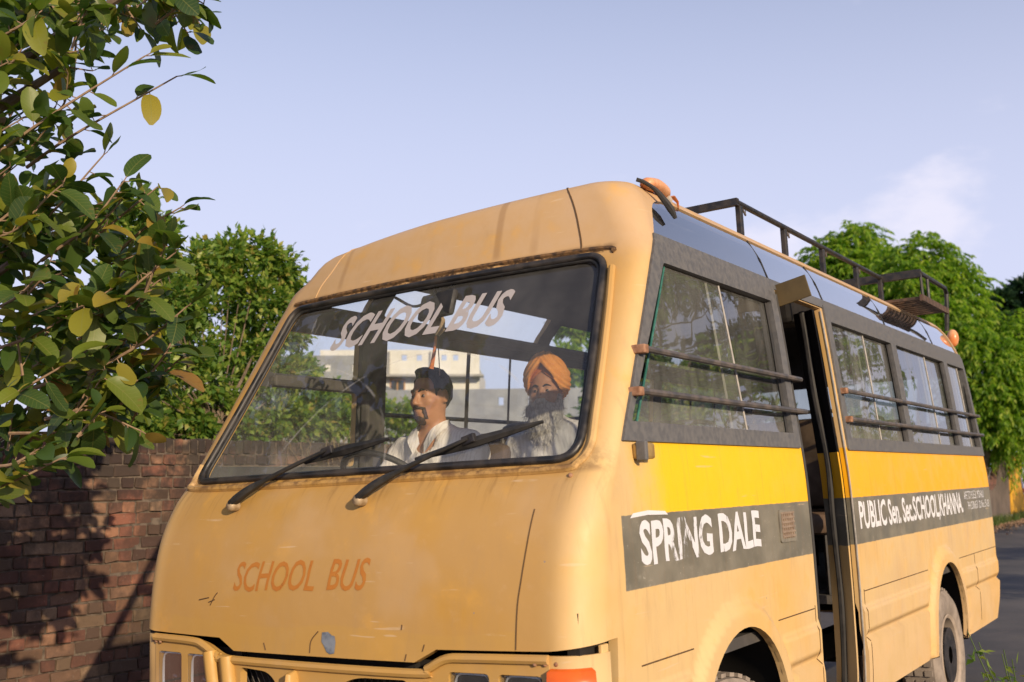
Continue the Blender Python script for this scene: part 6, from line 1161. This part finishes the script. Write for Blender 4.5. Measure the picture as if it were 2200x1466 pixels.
for V, F in shapes:
    me = bpy.data.meshes.new('leaf'); me.from_pydata([tuple(v) for v in V], [], F); me.polygons.foreach_set('use_smooth', np.ones(len(F), bool)); me.materials.append(M_FICO); fic_me.append(me)
ficus = empty('fig_tree', (-2.75, -.35, -.13)); tag(ficus, 'large broad-leaved fig tree reaching in from the left edge', 'tree')
FO = np.array(ficus.location)
def tube_part(name, P, r, mat, par, n=6): return MB().tube(np.asarray(P) - np.array(par.location), r, n).build(name, [mat], par, True)
tube_part('trunk', catmull([(-2.75, -.35, -.2), (-2.70, -.32, .8), (-2.6, -.25, 1.6), (-2.45, -.2, 2.6), (-2.4, -.1, 3.6)], 6), np.linspace(.13, .06, 25), M_BARK, ficus, 10)
for e in ((-1.55, .1, 2.4), (-1.6, .05, 1.75), (-1.5, .2, 3.2), (-1.2, .3, 3.5), (-1.6, -.1, 2.9), (-1.65, .1, 1.35)):
    s0 = np.array((-2.5, -.22, min(2.9, e[2] - .45))); tube_part('limb', catmull([s0, (s0 + np.array(e)) / 2 + np.array((0, 0, -.05)), e], 5), np.linspace(.05, .014, 11), M_BARK, ficus, 7)
rl = random.Random(11); LV = []
for ti, t in enumerate(TWIGS):
    P = catmull(t, 8); r0 = .0075 if ti < 32 else .0055
    if ti < 32: tube_part('twig', P, np.linspace(r0, .0028, len(P)), M_TWIG, ficus, 6)
    else: LV.append(('t', P))
    n = 8 if ti < 32 else 9; axis = (P[-1] - P[0]); ln = np.linalg.norm(axis); axis = axis / ln
    for q in range(n + 2):
        tt = (.30 if ti < 32 else .02) + (.70 if ti < 32 else .98) * min(1, q / n); p = P[min(len(P) - 1, int(tt * (len(P) - 1)))]
        rndv = np.array([rl.gauss(0, 1), rl.gauss(0, 1), rl.gauss(0, .8)]); d = axis * (.35 if q < n else 1.0) + rndv * .62 + np.array((.05, -.08, -.10)); d /= np.linalg.norm(d)
        LV.append(('l', p, d, rl.randrange(len(fic_me)), rl.choice((rl.uniform(.45, .75), rl.uniform(.7, 1.0), rl.uniform(.8, 1.1))), rl.uniform(-1, 1)))
leaves = [v for v in LV if v[0] == 'l']
def leaf_matrix(p, d, s, roll_):
    up = np.array((0.15, -.45, .9)) + np.array((roll_ * .9, roll_ * .5, 0)); x = np.cross(d, up); x /= np.linalg.norm(x) + 1e-9; zz = np.cross(x, d)
    M = Matrix((( *(s * x),), (*(s * d),), (*(s * zz),))).transposed().to_4x4(); M.translation = Vector(p); return M
def in_frame(p):
    q = cam.matrix_world.inverted() @ Vector(p); return True
bpy.context.view_layer.update(); CI = cam.matrix_world.inverted(); fx = 37.57 / 36
def score(l):
    q = CI @ Vector(l[1]); dz = -q.z
    if dz < .2: return -1
    u = q.x / dz * fx; v = q.y / dz * fx
    return (1 / dz if (-.52 < u < .52 and -.35 < v < .35) else -1) * l[4]
leaves.sort(key=score, reverse=True)
joined = MB(); stalk = MB()
for i, l in enumerate(leaves):
    p = l[1] + l[2] * .022; Mx = leaf_matrix(p - FO, l[2], l[4], l[5])
    if i < 300:
        o = bpy.data.objects.new('leaf', fic_me[l[3]]); COL.objects.link(o); o.parent = ficus; o.matrix_local = Mx
    else:
        V, F = shapes[l[3]]; joined.add(V @ np.array(Mx.to_3x3()).T + np.array(Mx.translation), F)
    stalk.tube([l[1] - FO, l[1] + l[2] * .024 - FO], .0022, 4, caps=False)
for v in LV:
    if v[0] == 't': stalk.tube(v[1][::2] - FO, np.linspace(.0055, .0025, len(v[1][::2])), 5)
joined.build('inner_leaves', [M_FICI], ficus, True)['kind'] = 'stuff'; stalk.build('leaf_stalks', [M_TWIG], ficus)['kind'] = 'stuff'

# ------------------------------------------------------------------ other trees and shrubs
def leaf_cloud(P, D, L, W, rng, four=True, droop=0.):
    n = len(P); D = D / (np.linalg.norm(D, axis=1)[:, None] + 1e-9); U = rng.normal(0, 1, (n, 3)); U[:, 2] = np.abs(U[:, 2]) + .6; X = np.cross(D, U); X /= np.linalg.norm(X, axis=1)[:, None] + 1e-9; Z = np.cross(X, D)
    L = L * rng.uniform(.7, 1.25, n)[:, None]; W = W * rng.uniform(.8, 1.2, n)[:, None]; curl = rng.uniform(-.05, .25, n)[:, None] * L
    a = P; b = P + D * L * .45 + X * W + Z * W * .3; c = P + D * L * .45 - X * W + Z * W * .3; d = P + D * L - Z * curl; m = P + D * L * .48
    if four:
        V = np.stack([a, b, c, d, m], 1).reshape(-1, 3); k = np.arange(n)[:, None] * 5; F = np.concatenate([k + [0, 1, 4], k + [0, 4, 2], k + [1, 3, 4], k + [4, 3, 2]])
    else: V = np.stack([a, b, d, c], 1).reshape(-1, 3); k = np.arange(n)[:, None] * 4; F = np.concatenate([k + [0, 1, 2], k + [0, 2, 3]])
    return V, F
def crown(clumps, per, L, W, seed, spread=.35, depth_jit=0., four=True, twig=6, drop=0., inner=.25, sub=0):
    rng = np.random.default_rng(seed); PP = []; DD = []
    if sub:
        ex = []
        for (x, y, z, r) in clumps:
            for k in range(sub): v = rng.normal(0, 1, 3); v /= np.linalg.norm(v); v[2] = abs(v[2]) * .8 - .1; ex.append((x + v[0] * r * .85, y + v[1] * r * .85, z + v[2] * r * .95, r * rng.uniform(.28, .48)))
        clumps = [(*c, 1.) for c in clumps] + [(*c, .22) for c in ex]
    else: clumps = [(*c, 1.) for c in clumps]
    for (x, y, z, r, wgt) in clumps:
        for rep in range(1 if depth_jit == 0 else 2):
            c = np.array((x, y, z)) + (np.array((-rng.uniform(.1, depth_jit), rng.uniform(-.1, .3) * depth_jit, rng.uniform(-.25, .05) * r)) if rep else 0)
            nt_ = max(4, int(per * wgt / twig)); v = rng.normal(0, 1, (nt_, 3)); v /= np.linalg.norm(v, axis=1)[:, None]; v[:, 2] = v[:, 2] * .9 + .12
            rad = r * rng.uniform(inner, 1.12, nt_) ** .6; tip = c + v * rad[:, None]
            for i in range(nt_):
                base = c + v[i] * rad[i] * .35; tl = tip[i] - base; nrm = np.linalg.norm(tl) + 1e-9
                for q in range(twig):
                    t = .25 + .8 * q / twig; PP.append(base + tl * t + rng.normal(0, .10, 3) * r * .6); DD.append(tl / nrm * (1 - drop) + rng.normal(0, spread, 3) + np.array((0, 0, -drop)))
    return leaf_cloud(np.array(PP), np.array(DD), L, W, rng, four)
def fronds(clumps, per, Lf, seed):
    rng = np.random.default_rng(seed); PP = []; DD = []
    for (x, y, z, r) in clumps:
        n = max(10, int(per * (r / 1.2) ** 2)); v = rng.normal(0, 1, (n, 3)); v[:, 2] = v[:, 2] * .85 + .18; v /= np.linalg.norm(v, axis=1)[:, None]
        base = np.array((x, y, z)) + v * (r * rng.uniform(.15, .88, n) ** .7)[:, None] * np.array((1, 1, .92)); L_ = Lf * rng.uniform(.6, 1.35, n); lift = rng.uniform(-.1, .75, n)
        for i in range(n):
            d0 = v[i] * .75 + rng.normal(0, .35, 3) + np.array((0, 0, lift[i])); d0 /= np.linalg.norm(d0); sd_ = np.cross(d0, (0, 0, 1.)); sd_ /= np.linalg.norm(sd_) + 1e-9
            for q in range(13):
                t = (q + 1) / 13; PP.append(base[i] + d0 * L_[i] * t + np.array((0, 0, -.55 * L_[i] * t * t))); DD.append(d0 * .55 + sd_ * (1 if q % 2 else -1) * (1.0 - .6 * t) + np.array((0, 0, -.35 - .7 * t)) + rng.normal(0, .15, 3))
    return leaf_cloud(np.array(PP), np.array(DD), Lf * .34, Lf * .055, rng, False)
def tree(name, label, cat, clumps, base, mat, per, L, W, seed, group=None, trunk_r=.1, limb=1., **kw):
    root = empty(name, base); tag(root, label, cat, group); B = np.array(base)
    V, F = fronds(clumps, per, L, seed) if W is None else crown(clumps, per, L, W, seed, **kw); fastmesh('crown', V - B, F, root, [mat])
    C = np.array([c[:3] for c in clumps]); top_ = C.mean(0); tm = B + (top_ - B) * np.array((.6, .6, .75))
    MB().tube(catmull([B - B, (tm - B) * .5 + np.array((.05, .08, 0)) * trunk_r * 6, tm - B], 5), np.linspace(trunk_r, trunk_r * .55, 11), 8).build('trunk', [M_BARK], root, True)
    br = MB()
    for c in C: br.tube(catmull([tm - B, (tm + c) / 2 - B + np.array((0, 0, -.08 * np.linalg.norm(c - tm))), c - B], 4), np.linspace(trunk_r * .42, trunk_r * .08, 9) * limb, 5)
    br.build('limbs', [M_BARK], root, True); return root
tree('shrub_tree', 'small-leaved green tree behind the brick wall left of the windscreen', 'tree', CL_B + CL_B2, (-5.35, 4.2, -.25), M_LEAFB, 400, .080, .022, 21, trunk_r=.05, limb=.5, depth_jit=.9, twig=7, spread=.6, inner=.1)
tree('neem_tree', 'bright green feathery tree, leftmost of those above the bus roof', 'tree', CL_T1, (-9.2, 39.5, -.25), M_NEEM, 330, .72, None, 31, 'trees behind the far wall', trunk_r=.22)
tree('neem_tree', 'tall bright green feathery tree behind the roof rack tray', 'tree', CL_T2, (-7.0, 36.5, -.25), M_NEEM, 330, .66, None, 32, 'trees behind the far wall', trunk_r=.24)
tree('neem_tree', 'bright green bushy tree right behind the rear of the bus', 'tree', CL_T3 + CL_T5, (-4.9, 35.5, -.25), M_NEEM, 330, .60, None, 33, 'trees behind the far wall', trunk_r=.22)
tree('dark_tree', 'dark bluish green tree at the right edge', 'tree', CL_T4, (-10, 61, -.25), M_DARKL, 900, .55, .11, 34, 'trees behind the far wall', trunk_r=.3, twig=8, drop=.1, four=False)
tree('shrub', 'dark green shrub seen through the driver window', 'shrub', CL_C1, (-9.5, 10.5, -.25), M_LEAFB, 330, .13, .035, 41, trunk_r=.08, twig=7, depth_jit=1.0)
tree('shrub', 'green shrub below the cream building', 'shrub', CL_C2, (-17.5, 20.5, -.25), M_LEAFB, 320, .20, .055, 42, trunk_r=.08, twig=7)
tree('shrub', 'pale green trees seen past the turbaned passenger', 'shrub', CL_C3, (-22.5, 41.5, -.25), M_NEEM, 420, .5, .11, 43, trunk_r=.2, twig=8, four=False)
tree('tree_belt', 'low green trees behind the wall, seen through the bus side windows', 'tree', CL_C4, (-11.0, 20.5, -.25), M_LEAFB, 420, .26, .075, 44, trunk_r=.15, twig=8, four=False, depth_jit=1.5)
# roadside trees on the near side: out of the picture but mirrored in the bus windows
def rowtree(x, y, h, seed, mat, label):
    rg = random.Random(seed); cl = [(x + rg.uniform(-1.5, 1.5), y + rg.uniform(-1.7, 1.7), h * rg.uniform(.38, 1.0), rg.uniform(.7, 1.2)) for _ in range(15)]
    tree('roadside_tree', label, 'tree', cl, (x, y, .17), mat, 420, .22, .05, seed, 'trees mirrored in the bus windows', trunk_r=.16, twig=8, four=False)
rowtree(6.3, 9.0, 6.3, 51, M_DARKL, 'roadside tree mirrored in the front side window'); rowtree(7.2, 15.0, 8.2, 52, M_NEEM, 'roadside tree mirrored beside the door'); rowtree(7.8, 23.0, 10.5, 53, M_DARKL, 'roadside tree mirrored in the rear side windows'); rowtree(8.8, 33.0, 12.0, 54, M_NEEM, 'roadside tree mirrored in the rearmost glass')
bare = empty('bare_tree', (7.2, 4.6, .17)); tag(bare, 'bare crooked branches mirrored in the upper side glass', 'tree'); bt_ = MB(); rg = random.Random(3)
def grow(p, d, r, L, lv):
    P = [p]; q = p.copy(); dd = d.copy()
    for i in range(5): dd = dd + np.array([rg.gauss(0, .28), rg.gauss(0, .28), rg.gauss(.04, .2)]); dd /= np.linalg.norm(dd); q = q + dd * L / 5; P.append(q.copy())
    bt_.tube(P, np.linspace(r, r * .55, 6), 5)
    if lv > 0:
        for k in range(3): i = rg.choice([2, 3, 4, 5]); e = dd + np.array([rg.gauss(0, .7), rg.gauss(0, .7), rg.gauss(.2, .4)]); grow(P[i].copy(), e / np.linalg.norm(e), r * .5, L * .66, lv - 1)
grow(np.array((0, 0, 0.)), np.array((0, .1, 1.)), .11, 3.4, 0); grow(np.array((.1, .3, 3.2)), np.array((-.5, .6, .5)), .06, 2.4, 3); grow(np.array((0, .2, 3.0)), np.array((.2, -.6, .6)), .06, 2.2, 3)
bt_.build('branches', [M_BARK], bare, True)

# ------------------------------------------------------------------ far wall with the painted advertisement
fw_ = empty('painted_wall', (WX, 38, float(gz(WX)))); tag(fw_, 'broken brick wall with yellow painted panel behind the rear of the bus', 'wall'); FW = np.array(fw_.location)
prof = [(33.3, -.5), (41.9, -.5), (41.9, 2.05), (37.4, 2.05), (37.35, 1.9), (36.6, 1.85), (36.3, 1.5), (35.9, 1.35), (35.6, .95), (35.2, .88), (34.9, .80), (34.5, .84), (33.3, .80)]
n = len(prof); V = [(WX - .22 - FW[0], y - FW[1], z - FW[2]) for y, z in prof] + [(WX - FW[0], y - FW[1], z - FW[2]) for y, z in prof]
pymesh('brickwork', V, [tuple(range(n))[::-1], tuple(range(n, 2 * n))] + [(i, (i + 1) % n, n + (i + 1) % n, n + i) for i in range(n)], fw_, [M_FARBRICK])
M_YW = simple('yellow_wall_paint', (.74, .38, .012), (.66, .33, .02), 2.5, .8); M_WP = simple('white_wall_paint', (.66, .64, .66), None, 5, .8); M_LINE = simple('dark_outline_paint', (.05, .04, .06), None, 5, .8)
MB().box((.014, 2.0, .98 + .2), (.03, 4.0, 2.06)).build('yellow_panel', [M_YW], fw_); MB().box((.03, 0.9, -.02), (.10, 7.8, .34)).build('plinth', [simple('grey_plaster', (.20, .17, .15), (.3, .26, .23), 6, .9)], fw_)
def oval(cy, cz, ry, rz, x, a0=0, a1=2 * math.pi, n=48): return [(x, cy + ry * math.cos(t), cz + rz * math.sin(t)) for t in np.linspace(a0, a1, n, endpoint=False)]
O = oval(3.75, 1.35, 1.45, .80, .033); pymesh('white_oval', O, [tuple(range(48))], fw_, [M_WP])
along('oval_outline', np.array(O + O[:1]), .022, M_LINE, fw_, 4, .3)
for k, (c, z0, z1) in enumerate((((.62, .12, .03), .83, .98), ((.70, .68, .68), .72, .83), ((.04, .16, .13), .56, .72))):
    zz_ = np.linspace(z0, z1, 5); pts = []
    for z in zz_: pts.append((.036 + .002 * k, 3.75 - 1.44 * math.sqrt(max(0, 1 - ((z - 1.35) / .80) ** 2)), z))
    pts += [(.036 + .002 * k, 3.75, z1), (.036 + .002 * k, 3.75, z0)]; pymesh('ribbon', pts, [tuple(range(len(pts)))[::-1]], fw_, [simple('ribbon_paint_%d' % k, c, None, 5, .8)])
along('face_line', catmull([(.037, 2.75, 1.42), (.037, 2.9, 1.55), (.037, 3.1, 1.5), (.037, 3.0, 1.3), (.037, 2.95, 1.12)], 5), .014, M_LINE, fw_, 4, .3)
# ------------------------------------------------------------------ buildings beyond the wall
M_CREAM = simple('cream_limewash', (.66, .63, .56), (.74, .71, .65), 1.2, .9); M_CREAMS = simple('weathered_slab', (.30, .29, .28), (.4, .38, .35), 2, .9); M_CONC = simple('shaded_grey_concrete', (.24, .25, .27), (.32, .33, .34), 1.2, .9)  # concrete darkened: shade on annex and block put into the colour
M_WFR = simple('orange_wood_frame', (.50, .27, .12), (.42, .21, .09), 6, .7); M_DKW = simple('dark_window_pane', (.03, .035, .04), None, 5, .15)
def building(name, label, corner, ang, length, depth, h, mat, par_h, holes, hole_z, hole_w, hole_h, slab=None, wins=()):
    """local x runs left along the front from the right-hand corner, local y goes back"""
    root = empty(name, (*corner, -.3), (0, 0, ang)); tag(root, label, 'building')
    MB().box((-length / 2, depth / 2, h / 2), (length, depth, h)).build('walls', [mat], root)
    par = MB(); z0 = h; x = 0.
    xs_ = sorted(holes); par.box((-length / 2, .10, z0 + (hole_z) / 2), (length, .2, hole_z)); par.box((-length / 2, .10, z0 + (hole_z + hole_h + par_h) / 2), (length, .2, par_h - hole_z - hole_h))
    ed = [0.] + [q for c in xs_ for q in (c - hole_w / 2, c + hole_w / 2)] + [length]
    for a, b in zip(ed[::2], ed[1::2]): par.box((-(a + b) / 2, .10, z0 + hole_z + hole_h / 2), (b - a, .2, hole_h + .004))
    par.build('parapet', [mat], root)
    if slab: MB().box((-length / 2, -slab[1] / 2 + .05, slab[0]), (length + .5, slab[1], .12)).build('sunshade_slab', [M_CREAMS], root)
    for (x, z, w, hh) in wins:
        f = MB().box((-x, -.03, z), (w, .10, hh)).build('window', [M_WFR], root)
        for i in (-1, 1):
            for j in (-1, 1): MB().box((-x + i * w * .235, -.085, z + j * hh * .24), (w * .37, .02, hh * .40)).build('pane', [M_DKW], f)
    return root
ba = math.atan2(46.2 - 41.0, -32.6 + 40.5)
b1 = building('cream_building', 'cream two-storey building with orange wooden window beyond the wall', (-32.6, 46.3), ba, 9.0, 9, 7.35, M_CREAM, 1.05, [1.35, 2.0, 3.4, 4.25, 6.0], .45, .30, .32, (6.9, .9), [(4.6, 5.9, .85, 1.75), (7.4, 5.9, .85, 1.75)])
for x in (2.75, 5.1): along('drain_pipe', np.array([(-x, -.08, 6.95), (-x, -.08, 8.3)]), .07, M_CREAMS, b1, 6)
building('grey_annex', 'long grey concrete annex with square holes in its parapet', (-17.6, 37.6), ba - R(9), 11.5, 6, 4.0, M_CONC, 1.15, [1.2, 2.0, 2.9, 4.2, 5.0, 6.3], .45, .24, .34)
building('shaded_grey_block', 'block coloured shaded blue grey, with parapet seen through the driver quarter window', (-28.5, 33.0), ba, 9, 6, 5.6, M_CONC, 1.1, [1.0, 2.2, 3.4, 4.6], .4, .26, .3)
# ------------------------------------------------------------------ verge plants
def tuft(rg, c, n, h, s=.25, lean=.5):
    V = []; F = []
    for k in range(n):
        a = rg.uniform(0, 6.28); r = rg.uniform(0, s); p = np.array((c[0] + r * math.cos(a), c[1] + r * math.sin(a), c[2])); d = np.array((math.cos(a), math.sin(a), 0)) * lean * rg.uniform(.2, 1); hh = h * rg.uniform(.5, 1.1); w = np.array((-math.sin(a), math.cos(a), 0)) * .006 * (1 + h)
        b = len(V); m = p + np.array((0, 0, hh * .6)) + d * hh * .35; t = p + np.array((0, 0, hh)) + d * hh; V += [p - w, p + w, m + w * .7, m - w * .7, t]; F += [(b, b + 1, b + 2, b + 3), (b + 3, b + 2, b + 4)]
    return V, F
M_GRASS = leaf_mat('verge_grass', [(0, (.05, .10, .02)), (.6, (.09, .14, .03)), (1, (.20, .18, .06))], 'island', .3, False, .6)
rg = random.Random(4); V = []; F = []
for k in range(520):
    y = rg.uniform(24, 46); x = rg.uniform(-4.05, -3.55); v, f = tuft(rg, (x, y, float(gz(x))), 6, .28, .12); F += [tuple(i + len(V) for i in q) for q in f]; V += v
for k in range(200):
    y = rg.uniform(3, 24); x = rg.uniform(2.35, 4.2); v, f = tuft(rg, (x, y, float(gz(x))), 6, .22, .12); F += [tuple(i + len(V) for i in q) for q in f]; V += v
tag(pymesh('verge_grass', V, F, None, [M_GRASS]), 'green grass growing along the foot of the far wall', 'grass', kind='stuff')
V = []; F = []; rr_ = np.random.default_rng(9); m_ = 2600
P_ = np.stack([rr_.uniform(-3.7, -2.7, m_) , rr_.uniform(22, 46, m_), np.zeros(m_)], 1); P_[:, 0] = -3.6 + np.abs(rr_.normal(0, .35, m_)); P_[:, 2] = gz(P_[:, 0]) + .014
D_ = rr_.normal(0, 1, (m_, 3)); D_[:, 2] *= .15; V, F = leaf_cloud(P_, D_, .09, .028, rr_, False)
tag(fastmesh('leaf_litter', V, F, None, [simple('dry_leaf', (.22, .13, .075), (.32, .22, .14), 3, .9)]), 'dry brown leaves lying along the road edge', 'leaf litter', kind='stuff')
weed = empty('roadside_weed', (1.70, 2.35, float(gz(1.7)))); tag(weed, 'spindly green weed in the lower right corner', 'weed'); ws_ = MB(); PP = []; DD = []
for k in range(17):
    a = rg.uniform(0, 6.28); e = np.array((math.cos(a) * rg.uniform(.05, .30), math.sin(a) * rg.uniform(.05, .22), rg.uniform(.5, .88))); P = catmull([(0, 0, 0), e * np.array((.35, .35, .55)), e], 4); ws_.tube(P, np.linspace(.005, .002, len(P)), 4)
    for j in range(26): t = rg.uniform(.30, 1); p = P[int(t * (len(P) - 1))]; PP.append(p + np.array([rg.gauss(0, .018) for _ in range(3)])); DD.append([rg.gauss(0, 1), rg.gauss(0, 1), rg.gauss(.2, .6)])
ws_.build('stems', [M_GRASS], weed); V, F = leaf_cloud(np.array(PP), np.array(DD), .045, .012, rr_); fastmesh('leaves', V, F, weed, [M_LEAFB])
